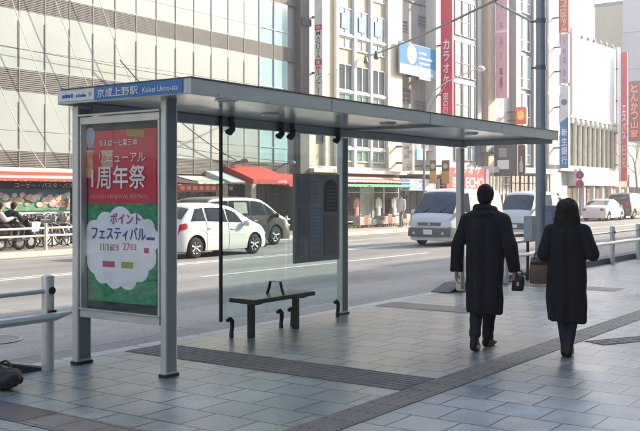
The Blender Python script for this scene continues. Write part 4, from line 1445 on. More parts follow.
# dark boards under the roof end
t, uu, va, vb, zz = blade('menu_board', 'dark grey board with a white sheet on it under the shelter roof end', 494, 517, 145, 176, 24.2, flat('menu_dark', (.10, .11, .11), .5), .15)
b = MB(); b.box(uu - .008, uu - .001, vb + (va - vb) * .35, vb + (va - vb) * .85, zz(169), zz(160)); b.build('white_sheet', M_TXTW, t)
b = MB(); b.box(uu - .008, uu - .001, vb + (va - vb) * .45, vb + (va - vb) * .8, zz(157), zz(148)); b.build('grey_sheet', flat('sheet_grey', (.30, .32, .33), .5), t)
t, uu, va, vb, zz = blade('menu_board', 'narrow dark board with a tall pale bottle figure beside the grey one', 518, 525, 145, 174, 24.2, flat('menu_brown', (.12, .06, .05), .5), .15)
b = MB(); b.tube([(uu - .02, (va + vb) / 2, zz(172)), (uu - .02, (va + vb) / 2, zz(164)), (uu - .02, (va + vb) / 2, zz(160)), (uu - .02, (va + vb) / 2, zz(156))], [.12, .12, .05, .04], 10); b.build('bottle_print', flat('bottle_pale', (.55, .48, .42), .5), t)

# ---- grey corner pier building with bank sign
U0, U1 = fx(546) + .01, fx(567)
cb_ = building('bank_building', 'grey building with a blank pier and tall narrow windows behind the bank sign', U0, FV, U1)
bpart(cb_, 'wall', mat('mauve_grey', (.30, .29, .31), .6, var=.06), (U0, U1, FV - .1, FV + 15, 0, 27.5))
bpart(cb_, 'roof', M_DFRAME, (U0, U1, FV - .2, FV + 15, 27.5, 27.9))
for f in range(8):
    window(cb_, fx(559), fx(565), 3.8 + f * 2.9, 6.0 + f * 2.9, FV - .1, M_FRAME, M_DARKG, 0, (.5,), .1)
bpart(cb_, 'entrance', M_PALEG, (U0 + .4, U1 - .4, FV - .16, FV - .102, .1, 3.2))
bpart(cb_, 'entrance_beam', M_WHITW, (U0, U1, FV - .6, FV - .102, 3.3, 3.7))
t, uu, va, vb, zz = blade('bank_sign', 'tall upright sign, white above with a globe mark, blue below with bank characters', 560, 568.5, 86, 168, 24.6, flat('bank_white', (.66, .66, .68), .4), .3)
w = va - vb
b = MB(); b.add([(uu - .004, va, zz(168)), (uu - .004, vb, zz(168)), (uu - .004, vb, zz(116.5)), (uu - .004, va, zz(122.5))], [(0, 1, 2, 3)])
b.build('blue_panel', flat('bank_blue', (.03, .20, .50), .4), t)
column_text('新生銀行', w * .66, (zz(128) - zz(163)) / 4.1, .05, (uu - .006, va - w * .17, zz(128)), RV, UP, M_TXTW, t, bold=.02)
b = MB(); b.ball((uu - .004, (va + vb) / 2, zz(102)), .02, w * .36, w * .36, 16, 10); b.build('globe_mark', mat('globe_blue', (.05, .14, .26), .4, var=.6, scale=2), t)
t, uu, va, vb, zz = blade('red_sign', 'red upright sign with orange foot and white strokes at the top right', 558.5, 568.5, -30, 32, 24.6, flat('sign_scarlet', (.66, .09, .06), .4), .3)
w = va - vb
column_text('カラオケ', w * .6, 1.0, .1, (uu - .002, va - w * .2, zz(-22)), RV, UP, flat('warm_ink', (.78, .55, .36), .5), t, bold=.03)
column_text('コロッケ', w * .6, .62, .06, (uu - .002, va - w * .2, zz(-1)), RV, UP, flat('warm_ink', (.78, .55, .36), .5), t, bold=.03)
t, uu, va, vb, zz = blade('lilac_sign', 'pale lilac upright sign with small maroon characters above the bank sign', 560.5, 568.5, 34, 83, 24.6, flat('sign_lilac', (.56, .47, .56), .5), .25)
w = va - vb
column_text('小料理 四季', w * .32, .5, .16, (uu - .002, va - w * .34, zz(38)), RV, UP, flat('maroon_ink', (.25, .10, .12), .5), t)

# ---- amusement hall: white screen wall above green glazed columns
U0, U1 = fx(567) + .01, fx(621)
ab = building('amusement_hall', 'white amusement hall with a blank upper wall over a row of green glass columns', U0, FV, U1)
bpart(ab, 'wall', M_WHITW, (U0, U1, FV + 1.0, FV + 16, 0, 13.4))
ztop = fz(592, 42)
bpart(ab, 'screen_wall', mat('screen_white', (.80, .80, .79), .5, var=.02, spec=.2), (U0 + .6, fx(614), FV - .2, FV + .998, fz(592, 126), ztop), bevel=.02)
bpart(ab, 'screen_frame', M_WHITW, (U0 + .3, U0 + .58, FV - .3, FV + .99, 6.9, ztop + .4))
bpart(ab, 'screen_frame', M_WHITW, (fx(614) + .02, fx(617), FV - .3, FV + .99, 6.9, ztop + .3))
bpart(ab, 'roof', M_WHITW, (U0, U1, FV + .9, FV + 16, 13.41, 13.8))
for k in range(6):
    x = 579 + k * 6
    b = MB(); b.ball((fx(x), FV - .25, fz(x, 37 + k * 1.9)), .22, .12, .17, 10, 6); b.build('roof_lamp', flat('lamp_grey', (.35, .34, .34), .5), ab, smooth=True)
for k in range(3):
    x = 580 + k * 5.5
    b = MB(); b.prism([(fx(x) - .35, fz(x, 59 + k)), (fx(x) + .1, fz(x, 60 + k)), (fx(x) + .42, fz(x, 56 + k)), (fx(x) + .1, fz(x, 56.6 + k))], 'v', FV - .216, FV - .203)
    b.build('bird_print', flat('bird_tan', (.5, .36, .25), .6), ab)
n = 11
for k in range(n):
    a = U0 + .3 + (U1 - U0 - .6) * k / n; c = U0 + .3 + (U1 - U0 - .6) * (k + 1) / n
    z0, z1 = 3.75, 6.9
    q = MB(); q.box(a + .12, c - .12, FV + .1, FV + .9, z0, z1); w_ = q.build('window', mat('green_bay_%d' % k, (.30, .36, .27), .15, var=.5, scale=1.3, coat=.4), ab)
    q = MB(); q.tube([(c, FV - .05, z0), (c, FV - .05, z1)], .14, 12); q.build('glass_column', mat('column_stone', (.52, .50, .40), .4, var=.1), ab, smooth=True)
    q = MB(); q.ball((c, FV - .15, z1 + .15), .38, .25, .3, 12, 8); q.build('column_capital', M_WHITW, ab, smooth=True)
bpart(ab, 'cornice', M_CREAM, (U0, U1, FV - .35, FV + .99, 7.3, 7.5), (U0, U1, FV - .25, FV + .99, 3.5, 3.74))
bpart(ab, 'white_band', M_WHITW, (U0, fx(609), FV - .8, FV + .99, fz(590, 186), 3.49), bevel=.03)
bpart(ab, 'red_band', flat('hall_red', (.55, .14, .12), .5), (fx(609) + .01, U1, FV - .5, FV + .99, 2.2, 2.9))
for k in range(12):
    a = U0 + (U1 - U0) * k / 12; c = U0 + (U1 - U0) * (k + 1) / 12
    window(ab, a + .04, c - .04, .1, 2.1, FV + .4, [M_FRAME, flat('frame_maroon', (.35, .12, .12), .5), M_CREAM][k % 3], [M_SHOPG, mat('warm_shop_%d' % k, (.26, .09, .07), .3, var=.5, scale=1.5), mat('pale_shop_%d' % k, (.22, .20, .17), .3, var=.4, scale=1.5)][k % 3], 0, (.75,), name='shop_window')
    if k % 2: bpart(ab, 'shop_column', M_WHITW, (c - .15, c + .15, FV - .6, FV - .3, 0, 2.2))
t, uu, va, vb, zz = blade('hall_sign', 'slim red upright sign with white characters at the right end of the white hall', 621, 627, 52, 181, 24.6, mat('sign_rose', (.58, .08, .11), .4, var=.06, spec=.2), .25)
w = va - vb
column_text('エスパス', w * .62, (zz(105) - zz(138)) / 4.3, .1, (uu - .002, va - w * .18, zz(105)), RV, UP, M_TXTW, t, bold=.03)
column_text('日拓', w * .62, .9, .1, (uu - .002, va - w * .18, zz(145)), RV, UP, flat('rose_pale', (.75, .5, .5), .5), t, bold=.03)
b = MB(); b.box(uu, uu + .25, va + .003, va + .25, zz(181), zz(52)); b.build('white_edge', M_TXTW, t)

# ---- beyond: tall pinkish slab, dark sign, further blocks
U0, U1 = 101.0, 119.0
tb = building('tall_building', 'very tall pinkish grey slab at the right edge, behind the red signs', U0, FV + 4, U1)
bpart(tb, 'wall', mat('pink_grey_panel', (.46, .40, .39), .6, var=.04, scale=.4), (U0, U1, FV - .4, 31.6, 0, 44))
for f in range(9):
    bpart(tb, 'panel_joint', flat('joint_grey', (.3, .27, .27), .6), (U0 - .014, U0 - .002, FV - .38, 31.58, 7 + f * 4.0, 7.1 + f * 4.0))
bpart(tb, 'roof', M_GREYW, (U0, U1, FV - .5, 31.7, 44, 44.5))
U0, U1 = fx(622) + .1, 100.9
tb = building('low_shop', 'low cream shop with a long green canopy at the right edge, below the tall slab', U0, FV, U1)
bpart(tb, 'wall', M_CREAM, (U0, U1, FV + 3, FV + 12, 0, 6.4))
bpart(tb, 'roof', M_GREYW, (U0, U1, FV + 2.9, FV + 12, 6.4, 6.7))
bpart(tb, 'canopy', mat('canopy_green', (.26, .33, .29), .35, var=.2), (U0, U1, FV - .6, FV + 2.98, 2.2, 3.3), bevel=.04)
for k in range(5):
    window(tb, U0 + .3 + k * 3.7, U0 + 3.7 + k * 3.7, .1, 2.15, FV + 2.9, M_FRAME, [M_SHOPG, M_PALEG][k % 2], 2, (.8,), name='shop_window')
t, uu, va, vb, zz = blade('dark_sign', 'dark brown upright sign with outlined red characters at the right edge', 628.8, 640, 81, 141, 24.8, flat('sign_umber', (.13, .08, .075), .5), .3)
w = va - vb
column_text('とんかつ山家', w * .62, (zz(84) - zz(139)) / 6.5, .05, (uu - .004, va - w * .19, zz(84)), RV, UP, flat('neon_rose', (.78, .20, .16), .4), t, bold=.05)
for (a, c, h, m, lab) in ((119.5, 134, 26, M_BEIGE, 'beige block far down the street past the tall pinkish slab'), (134.5, 152, 33, M_GREYW, 'grey block far down the street past the beige block'), (152.5, 180, 22, M_WHITW, 'white block at the far end of the street')):
    ob = building('street_block', lab, a, FV, c)
    bpart(ob, 'wall', m, (a, c, FV, FV + 16, 0, h))
    for f in range(int(h / 3.2) - 1):
        for k in range(int((c - a) / 3.4)):
            window(ob, a + .8 + k * 3.4, a + 2.9 + k * 3.4, 3.8 + f * 3.2, 5.6 + f * 3.2, FV, M_FRAME, M_DARKG, 1)
    bpart(ob, 'roof', M_GREYP, (a - .1, c + .1, FV - .2, FV + 16.1, h, h + .4))

# round traffic signs on a pole
ts = thing('traffic_sign', 'round red and white no parking sign on a pole before the white hall', 'traffic sign', fx(580, 22.4), 22.4, 0)
tu = fx(580, 22.4)
b = MB(); b.tube([(tu, 22.4, 0), (tu, 22.4, fz(580, 168, 22.4))], .045, 10); b.build('pole', M_GREYP, ts, smooth=True)
for (y, m1) in ((175, flat('sign_navy', (.05, .08, .25), .5)), (184, flat('sign_navy', (.05, .08, .25), .5))):
    zc = fz(580, y, 22.4)
    b = MB(); b.tube([(tu - .05, 22.4, zc), (tu - .065, 22.4, zc)], .30, 24); d = b.build('disc', flat('sign_red2', (.55, .05, .06), .45), ts)
    b = MB(); b.tube([(tu - .066, 22.4, zc), (tu - .072, 22.4, zc)], .21, 24); b.build('disc_field', m1, d)
    b = MB(); b.hexa([(tu - .078, 22.4 + .19, zc + .14), (tu - .078, 22.4 + .14, zc + .19), (tu - .074, 22.4 + .14, zc + .19), (tu - .074, 22.4 + .19, zc + .14)], [(tu - .078, 22.4 - .14, zc - .19), (tu - .078, 22.4 - .19, zc - .14), (tu - .074, 22.4 - .19, zc - .14), (tu - .074, 22.4 - .14, zc - .19)]); b.build('disc_bar', flat('sign_red2', (.55, .05, .06), .45), d)
b = MB(); b.box(tu - .06, tu - .04, 22.2, 22.6, fz(580, 180.5, 22.4), fz(580, 178.8, 22.4)); b.build('plate', M_TXTW, ts)

# far street lamp with curved arm
fu, fv_ = fx(424, 22.4), 22.4
fl_ = thing('street_lamp', 'far street lamp whose curved arm rises above the shelter roof', 'street lamp', fu, fv_, 0)
b = MB(); b.tube([(fu, fv_, 0), (fu, fv_, 4.6), (fu + .15, fv_ - .1, fz(424, 103, fv_))], [.06, .05, .045], 10); b.build('pole', M_GREYP, fl_, smooth=True)
e = (fx(479, fv_), fv_, fz(479, 68, fv_))
s_ = (fu + .15, fv_ - .1, fz(424, 103, fv_))
b = MB(); b.tube([s_, (fx(433, fv_), fv_, fz(433, 92, fv_)), (fx(446, fv_), fv_, fz(446, 82, fv_)), (fx(462, fv_), fv_, fz(462, 75, fv_)), e], .035, 8); ar = b.build('arm', M_DFRAME, fl_, smooth=True)
b = MB(); b.tube([(s_[0] + .1, s_[1], s_[2] - .5), (fx(436, fv_), fv_, fz(436, 98, fv_)), (fx(446, fv_), fv_, fz(446, 84, fv_))], .03, 8); b.build('arm_brace', M_DFRAME, ar, smooth=True)
b = MB(); b.ball((e[0] + .25, e[1], e[2]), .32, .2, .16, 12, 8); b.build('lamp_head', M_WHITE, fl_, smooth=True)

# ---- the row on the near side, behind the camera, that shades the pavement
cols = [M_GREYW, M_BEIGE, M_WHITW, M_GREYP]
a = -34.0
for i, (wd, h) in enumerate(((26, 19.2), (22, 19.0), (24, 19.3), (20, 19.1), (28, 19.4), (26, 19.2))):
    nb_ = building('office_block', ['grey office block furthest behind the camera', 'beige office block behind the camera', 'white office block facing the shelter across the pavement', 'dark grey office block on the near side', 'grey office block on the near side past the woman', 'beige office block at the end of the near side'][i], a, -5.5, a + wd - .3)
    bpart(nb_, 'wall', cols[i % 4], (a, a + wd - .05, -20, -5.5, 0, h))
    for f in range(5):
        b = MB(); b.box(a + .8, a + wd - .8, -5.49, -5.42, 3.9 + f * 3.1, 5.7 + f * 3.1); o = b.build('window', M_DARKG, nb_)
        b = MB()
        for k in range(int(wd / 2.2)):
            b.box(a + .8 + k * 2.2, a + .9 + k * 2.2, -5.418, -5.38, 3.9 + f * 3.1, 5.7 + f * 3.1)
        b.build('window_frame', M_FRAME, o)
    b = MB(); b.box(a + .6, a + wd - .8, -5.49, -5.42, .2, 3.0); b.build('shop_window', M_SHOPG, nb_)
    bpart(nb_, 'roof', M_DFRAME, (a - .02, a + wd - .07, -20.1, -5.4, h, h + .4))
    a += wd

# unseen blocks added to keep sky reflections off the poster glass
for (u0, u1, v0, v1, h, m, lab) in ((-130, -62, -30, 2, 30, M_GREYW, 'unseen grey block added behind the camera on the near side against sky reflections'), (-120, -75, 8, 46, 34, M_BEIGE, 'unseen beige block added behind the camera against sky reflections')):
    ob = building('street_block', lab, u1, (v0 + v1) / 2, u1)
    bpart(ob, 'wall', m, (u0, u1, v0, v1, 0, h))
    bpart(ob, 'roof', M_GREYP, (u0 - .1, u1 + .1, v0 - .1, v1 + .1, h, h + .4))
# ------------------------------------------------------------------ vehicles
def interp(tab, x):
    if x <= tab[0][0]: return tab[0][1]
    for (a, p), (c, q) in zip(tab, tab[1:]):
        if x <= c:
            t = (x - a) / (c - a) if c > a else 0
            return p + (q - p) * t
    return tab[-1][1]


def smooth_tab(tab, n=4):
    """round the corners of a polyline table"""
    for _ in range(n // 2):
        out = [tab[0]]
        for (a, p), (c, q) in zip(tab, tab[1:]):
            out.append((a * .75 + c * .25, p * .75 + q * .25))
            out.append((a * .25 + c * .75, p * .25 + q * .75))
        out.append(tab[-1])
        tab = out
    return tab


class Shell:
    def __init__(s, L, W, top, belt, axles, rw, plan, sill=.2, tumble=.3, crown=.05, lip=.045):
        s.L, s.W, s.axles, s.rw, s.sill, s.tumble, s.crown = L, W / 2, axles, rw, sill, tumble, crown
        s.top = smooth_tab(top); s.belt = belt; s.plan = smooth_tab(plan); s.lip = lip

    def bottom(s, x):
        z = s.sill
        R = s.rw + .06
        for a in s.axles:
            d = abs(x - a)
            if d < R:
                z = max(z, s.rw + sqrt(R * R - d * d))
        return z

    def S(s, x, a):
        T = interp(s.top, x); B = min(s.bottom(x), T - .12); W = s.W * interp(s.plan, x)
        belt = max(B + .02, min(interp(s.belt, x), T - .05))
        g = T - belt
        if a < .5:
            t = a / .5
            z = B + (belt - B) * t
            zf = (z - s.sill) / max(.1, belt - s.sill)
            y = W * (.95 + .05 * sin(pi * min(1, max(0, zf)) ** .8)) if zf < 1 else W * .95
            return Vector((x, y, z))
        k = min(1, g / .35)
        zr = T - .03 - .06 * k
        yr = W * .95 - s.tumble * max(0, zr - belt) - .03 * (1 - k)
        if a < .78:
            t = (a - .5) / .28
            return Vector((x, W * .95 + (yr - W * .95) * t - 0.0, belt + (zr - belt) * t + .0))
        t = (a - .78) / .22
        return Vector((x, yr * cos(t * pi / 2) ** .75 if t < 1 else 0, zr + (T - zr) * sin(t * pi / 2) ** .8))

    def N(s, x, a):
        e = .01
        du = s.S(min(s.L, x + e), a) - s.S(max(0, x - e), a)
        dv = s.S(x, min(1, a + e)) - s.S(x, max(0, a - e))
        n = du.cross(dv)
        if n.length < 1e-9: return Vector((0, 0, 1))
        n.normalize()
        return n

    def body(s, mb, nx=96, m=0):
        A = [i / 22 for i in range(23)]
        xs = sorted(set([s.L * i / nx for i in range(nx + 1)] + [a + d * (s.rw + .06) for a in s.axles for d in (-1, -.999, -.96, -.9, .9, .96, .999, 1)]))
        rings = []
        for x in xs:
            half = [s.S(x, a) for a in A]
            ring = half + [Vector((p.x, -p.y, p.z)) for p in reversed(half[:-1])]
            rings.append(ring)
        n = len(rings[0])
        vs = [p for r in rings for p in r]
        fs = []
        for i in range(len(rings) - 1):
            for j in range(n - 1):
                fs.append((i * n + j, i * n + j + 1, (i + 1) * n + j + 1, (i + 1) * n + j))
        fs.append(tuple(range(n)))
        fs.append(tuple((len(rings) - 1) * n + j for j in reversed(range(n))))
        mb.add(vs, fs, m)

    def patch(s, mb, corners, off=.006, side=1, n=(10, 6), m=0):
        """corners: (x,a) bl, br, tr, tl"""
        bl, br, tr, tl = corners
        vs, fs = [], []
        for j in range(n[1] + 1):
            v = j / n[1]
            for i in range(n[0] + 1):
                u = i / n[0]
                x = (bl[0] * (1 - u) + br[0] * u) * (1 - v) + (tl[0] * (1 - u) + tr[0] * u) * v
                a = (bl[1] * (1 - u) + br[1] * u) * (1 - v) + (tl[1] * (1 - u) + tr[1] * u) * v
                p = s.S(x, a); nn = s.N(x, a)
                if nn.dot(Vector((0, p.y, max(.2, p.z - .8)))) < 0: nn = -nn
                p = p + nn * off
                vs.append(Vector((p.x, p.y * side, p.z)))
        w = n[0] + 1
        for j in range(n[1]):
            for i in range(n[0]):
                fs.append((j * w + i, j * w + i + 1, (j + 1) * w + i + 1, (j + 1) * w + i))
        mb.add(vs, fs, m)

    def screen(s, mb, x0, x1, a0=.80, off=.006, n=(12, 16), m=0):
        vs, fs = [], []
        for i in range(n[0] + 1):
            x = x0 + (x1 - x0) * i / n[0]
            row = []
            for j in range(n[1] + 1):
                q = -1 + 2 * j / n[1]
                a = 1 - abs(q) * (1 - a0)
                p = s.S(x, a); nn = s.N(x, min(a, .97))
                if nn.z < 0: nn = -nn
                sg = 1 if q < 0 else -1
                p = p + nn * off
                row.append(Vector((p.x, p.y * sg, p.z)))
            vs += row
        w = n[1] + 1
        for i in range(n[0]):
            for j in range(n[1]):
                fs.append((i * w + j, i * w + j + 1, (i + 1) * w + j + 1, (i + 1) * w + j))
        mb.add(vs, fs, m)


M_AUTOG = mat('auto_glass', (.02, .03, .042), .06, var=.6, scale=1.5, coat=.6)
M_TYRE = flat('tyre_rubber', (.02, .02, .021), .85, bump=.2)
M_ALLOY = flat('alloy', (.42, .42, .43), .3, metal=.7)
M_TAIL = flat('tail_red', (.50, .02, .03), .25, coat=.5)
M_HEAD = flat('headlight_lens', (.50, .55, .58), .1, coat=.6)
M_PLATE = flat('number_plate', (.72, .73, .72), .4)
M_CHASS = flat('chassis_black', (.02, .02, .022), .7)


def wheel(t, x, y, r, side, spokes=7, w=.19):
    root_b = MB()
    prof = [(r * .62, -w / 2), (r * .90, -w / 2), (r * .985, -w * .36), (r, -w * .1), (r, w * .1), (r * .985, w * .36), (r * .90, w / 2), (r * .62, w / 2)]
    n = 28
    vs, fs = [], []
    for i in range(n):
        a = 2 * pi * i / n
        for (pr, py) in prof:
            vs.append((x + pr * cos(a), y + py, r + pr * sin(a)))
    k = len(prof)
    for i in range(n):
        for j in range(k):
            fs.append((i * k + j, i * k + (j + 1) % k, ((i + 1) % n) * k + (j + 1) % k, ((i + 1) % n) * k + j))
    root_b.add(vs, fs)
    ty = root_b.build('wheel', M_TYRE, t, smooth=True)
    o = y + side * w * .36
    b = MB()
    b.tube([(x, o - side * .05, r), (x, o - side * .045, r)], r * .62, 24)
    b.tube([(x, o - side * .03, r), (x, o + side * .02, r)], [r * .16, r * .12], 12)
    for i in range(spokes):
        a = 2 * pi * i / spokes + .2
        p0 = Vector((x + r * .1 * cos(a), o + side * .005, r + r * .1 * sin(a))); p1 = Vector((x + r * .6 * cos(a), o + side * .012, r + r * .6 * sin(a)))
        b.tube([p0, p1], [r * .075, r * .11], 6)
    b.tube([(x + r * .6 * cos(2 * pi * i / 24), o + side * .005, r + r * .6 * sin(2 * pi * i / 24)) for i in range(24)], r * .045, 6, closed=True)
    b.build('rim', M_ALLOY, ty, smooth=True)
    return ty


def vehicle(name, label, cat, sh, paint, u, v, fwd, z=ROAD, group=None, side_windows=(), screen=None, rear=None, spokes=7, dark_low=None, doors=(), handles=(), mirrors=None, wiper=True, lamps=None, grille=None, headl=None, taill=None, interior=True):
    t = thing(name, label, cat, u, v, z, 0 if fwd > 0 else pi, group, local=True)
    b = MB(); sh.body(b); body = b.build('body', paint, t, smooth=True)
    try: body.data.set_sharp_from_angle(angle=radians(40))
    except Exception: pass
    b = MB(); b.box(.12, sh.L - .12, -sh.W + .16, sh.W - .16, sh.sill - .02, .55); b.build('underbody', M_CHASS, t)
    # wheel wells
    for a in sh.axles:
        for s in (1, -1):
            wheel(t, a, s * (sh.W * .95 - .095), sh.rw, s, spokes)
    for s in (1, -1):
        for c in side_windows:
            b = MB(); sh.patch(b, c, .006, s); b.build('side_window', M_AUTOG, t, smooth=True)
        for c in handles:
            p = sh.S(c, .41); b = MB(); b.box(c - .09, c + .09, s * (p.y - .004), s * (p.y + .03), p.z - .018, p.z + .018); b.build('door_handle', paint, t, bevel=.01)
        for x in doors:
            b = MB(); b.tube([Vector((q.x, s * (q.y + .001), q.z)) for q in [sh.S(x, a / 10) for a in range(0, 8)]], .006, 5); b.build('door_gap', M_CHASS, t)
    if screen:
        b = MB(); sh.screen(b, *screen); ws = b.build('windscreen', M_AUTOG, t, smooth=True)
    if rear:
        b = MB(); sh.screen(b, *rear); b.build('rear_window', M_AUTOG, t, smooth=True)
    if mirrors:
        x, a = mirrors
        p = sh.S(x, a)
        for s in (1, -1):
            b = MB(); b.ball((x, s * (p.y + .12), p.z), .07, .11, .09, 12, 8); b.tube([(x, s * (p.y - .02), p.z - .05), (x, s * (p.y + .08), p.z - .03)], .025, 6)
            mm = b.build('mirror', paint, t, smooth=True)
    return t


# white hatchback (in the lane beyond the centre line, heading away)
hatch = Shell(3.95, 1.70,
              [(0, .62), (.05, .95), (.16, 1.10), (.42, 1.40), (.75, 1.50), (1.3, 1.525), (1.9, 1.50), (2.35, 1.40), (2.85, 1.12), (3.15, .98), (3.6, .86), (3.86, .72), (3.95, .50)],
              [(0, .92), (.4, .98), (1.8, .92), (2.9, .86), (3.4, .78), (3.95, .55)], (.62, 3.12), .295,
              [(0, .80), (.10, .92), (.4, .985), (1.0, 1.0), (3.0, 1.0), (3.5, .95), (3.82, .80), (3.95, .62)], .19)
M_CARW = mat('car_white', (.66, .66, .63), .22, var=.015, scale=1, coat=.7)
hc = vehicle('hatchback', 'white hatchback driving past behind the shelter glass', 'car', hatch, M_CARW, 18.1, 18.25, 1,
             side_windows=[((.42, .53), (1.02, .53), (.98, .755), (.66, .755)), ((1.08, .53), (1.92, .53), (1.86, .755), (1.06, .755)), ((1.98, .53), (2.62, .55), (2.34, .73), (1.92, .755))],
             screen=(2.86, 2.34, .80), rear=(.16, .46, .82), doors=(1.04, 1.95), handles=(1.18, 2.12), mirrors=(2.62, .54))
for s in (1, -1):
    b = MB(); hatch.patch(b, ((.02, .40), (.30, .40), (.26, .52), (.06, .52)), .012, s); b.build('taillight', M_TAIL, hc, smooth=True)
    b = MB(); hatch.patch(b, ((3.45, .42), (3.86, .40), (3.80, .52), (3.40, .52)), .012, s); b.build('headlight', M_HEAD, hc, smooth=True)
    b = MB(); b.tube([Vector((q.x, s * (q.y + .002), q.z)) for q in [hatch.S(.35 + 3.0 * i / 12, .26 + .05 * sin(i / 12 * pi)) for i in range(13)]], .008, 5); b.build('crease', M_CARW, hc, smooth=True)
b = MB(); b.box(-.012, .0, -.17, .17, .62, .74); b.build('number_plate', M_PLATE, hc)
b = MB(); b.box(3.951, 3.965, -.3, .3, .28, .42); b.build('grille', M_CHASS, hc)

# dark minivan parked at the far kerb
mini = Shell(4.75, 1.72,
             [(0, .66), (.04, 1.1), (.14, 1.42), (.35, 1.62), (.9, 1.68), (2.4, 1.68), (3.0, 1.62), (3.45, 1.42), (3.85, 1.14), (4.1, 1.03), (4.5, .93), (4.70, .78), (4.75, .50)],
             [(0, .98), (1.5, .99), (3.6, .98), (4.2, .90), (4.75, .56)], (.78, 3.70), .325,
             [(0, .90), (.10, .97), (.5, 1.0), (3.8, 1.0), (4.35, .96), (4.65, .84), (4.75, .70)], .2, tumble=.17)
M_CARK = mat('car_charcoal', (.022, .022, .024), .3, var=.05, scale=1, coat=.35)
mv = vehicle('minivan', 'dark grey minivan parked at the far kerb beyond the white hatchback', 'minivan', mini, M_CARK, 21.7, 20.75, 1,
             side_windows=[((.35, .53), (1.25, .53), (1.25, .755), (.42, .755)), ((1.33, .53), (2.35, .53), (2.35, .755), (1.33, .755)), ((2.43, .53), (3.22, .53), (3.02, .755), (2.43, .755)), ((3.30, .53), (3.75, .56), (3.48, .70), (3.12, .755))],
             screen=(3.90, 3.08, .80), rear=(.06, .3, .84), doors=(1.29, 2.39, 3.26), handles=(1.5, 2.56), mirrors=(3.62, .55), spokes=5)
for s in (1, -1):
    b = MB(); mini.patch(b, ((.02, .36), (.14, .36), (.12, .66), (.05, .66)), .012, s); b.build('taillight', M_TAIL, mv, smooth=True)
    b = MB(); mini.patch(b, ((4.28, .42), (4.66, .40), (4.60, .52), (4.24, .52)), .012, s); b.build('headlight', M_HEAD, mv, smooth=True)
    # pale blinds inside two windows
    b = MB(); mini.patch(b, ((1.55, .56), (2.2, .56), (2.2, .73), (1.55, .73)), .009, s); b.build('window_blind', flat('blind_pale', (.22, .24, .20), .4), mv, smooth=True)

# white panel van coming towards us
van = Shell(4.25, 1.69,
            [(0, .75), (.03, 1.4), (.10, 1.82), (.3, 1.93), (1.0, 1.965), (2.7, 1.965), (3.15, 1.93), (3.45, 1.80), (3.80, 1.36), (4.02, 1.06), (4.16, .98), (4.22, .82), (4.25, .45)],
            [(0, 1.05), (3.0, 1.05), (3.7, 1.02), (4.05, .90), (4.25, .5)], (.95, 3.45), .305,
            [(0, .95), (.06, .985), (.3, 1.0), (3.7, 1.0), (4.05, .965), (4.20, .90), (4.25, .84)], .2, tumble=.13)
M_VANW = mat('van_white', (.58, .59, .60), .3, var=.02, scale=1, coat=.5)
cv_ = vehicle('cargo_van', 'white cargo van with a grey bumper coming toward the shelter', 'van', van, M_VANW, 31.9, 15.15, -1,
              side_windows=[((2.72, .53), (3.5, .53), (3.28, .755), (2.72, .755)), ((3.55, .54), (3.82, .58), (3.48, .70), (3.36, .755))],
              screen=(3.98, 3.36, .80), doors=(2.62, 3.53), handles=(2.78,), mirrors=(3.72, .60), spokes=5)
M_BUMP = mat('bumper_grey', (.10, .115, .13), .55, var=.1, scale=3)
b = MB()
for (x0, x1, y, z0, z1) in ((4.02, 4.30, .80, .30, .62),):
    rings = []
    for (yy, k) in ((-.845, -.22), (-.80, -.06), (-.6, 0), (0, .02), (.6, 0), (.80, -.06), (.845, -.22)):
        xf = 4.315 + k
        rings.append([(3.95 + min(0, k), yy, z0), (xf, yy, z0 + .02), (xf + .01, yy, z0 + .16), (xf - .02, yy, z1), (3.95 + min(0, k), yy, z1)])
    b.loft(rings)
b.build('bumper', M_BUMP, cv_, smooth=True)
for s in (1, -1):
    b = MB(); b.hexa([(4.19, s * .82, .66), (4.262, s * .44, .66), (4.22, s * .44, .68), (4.1, s * .82, .68)], [(4.165, s * .80, .87), (4.225, s * .48, .83), (4.18, s * .48, .83), (4.08, s * .80, .87)])
    b.build('headlight', M_HEAD, cv_, bevel=.008)
    b = MB(); b.tube([(4.316, s * .55, .44), (4.33, s * .55, .44)], .05, 14); b.build('fog_lamp', M_HEAD, cv_)
b = MB(); b.box(4.212, 4.262, -.42, .42, .70, .80); b.build('grille', M_BUMP, cv_, bevel=.008)
b = MB(); b.tube([(4.255, 0, .75), (4.275, 0, .75)], .045, 16); b.build('badge', M_ALLOY, cv_)
b = MB(); b.box(4.338, 4.350, -.165, .165, .40, .565); b.build('number_plate', M_PLATE, cv_)
for s in (-.35, .25):
    b = MB(); b.tube([van.S(3.98, .9) * 1 + Vector((.02, s - van.S(3.98, .9).y, .02)), Vector((3.72, s + .38, 1.43 + .0))], .012, 5); b.build('wiper', M_CHASS, cv_)
# second white van behind it
KL = 3.4
v2 = vehicle('delivery_van', 'small white van following the first, half hidden behind the man', 'van', Shell(KL, 1.50,
            [(0, .75), (.03, 1.4), (.10, 1.75), (.3, 1.86), (1.0, 1.89), (2.2, 1.89), (2.55, 1.84), (2.78, 1.70), (3.05, 1.30), (3.24, 1.06), (3.33, .98), (3.38, .82), (KL, .45)],
            [(0, 1.02), (2.5, 1.02), (2.95, 1.0), (3.25, .90), (KL, .5)], (.62, 2.85), .27,
            [(0, .95), (.06, .985), (.3, 1.0), (2.9, 1.0), (3.25, .965), (3.36, .90), (KL, .84)], .2, tumble=.12), M_VANW, 36.0 + KL, 15.75, -1,
            side_windows=[((2.05, .53), (2.72, .53), (2.58, .755), (2.05, .755)), ((.9, .53), (1.9, .53), (1.9, .755), (.9, .755))], screen=(3.20, 2.72, .80), doors=(1.98,), mirrors=(2.95, .60), spokes=5)
b = MB(); b.box(KL - .06, KL + .05, -.70, .70, .3, .56); b.build('bumper', M_BUMP, v2, bevel=.03)
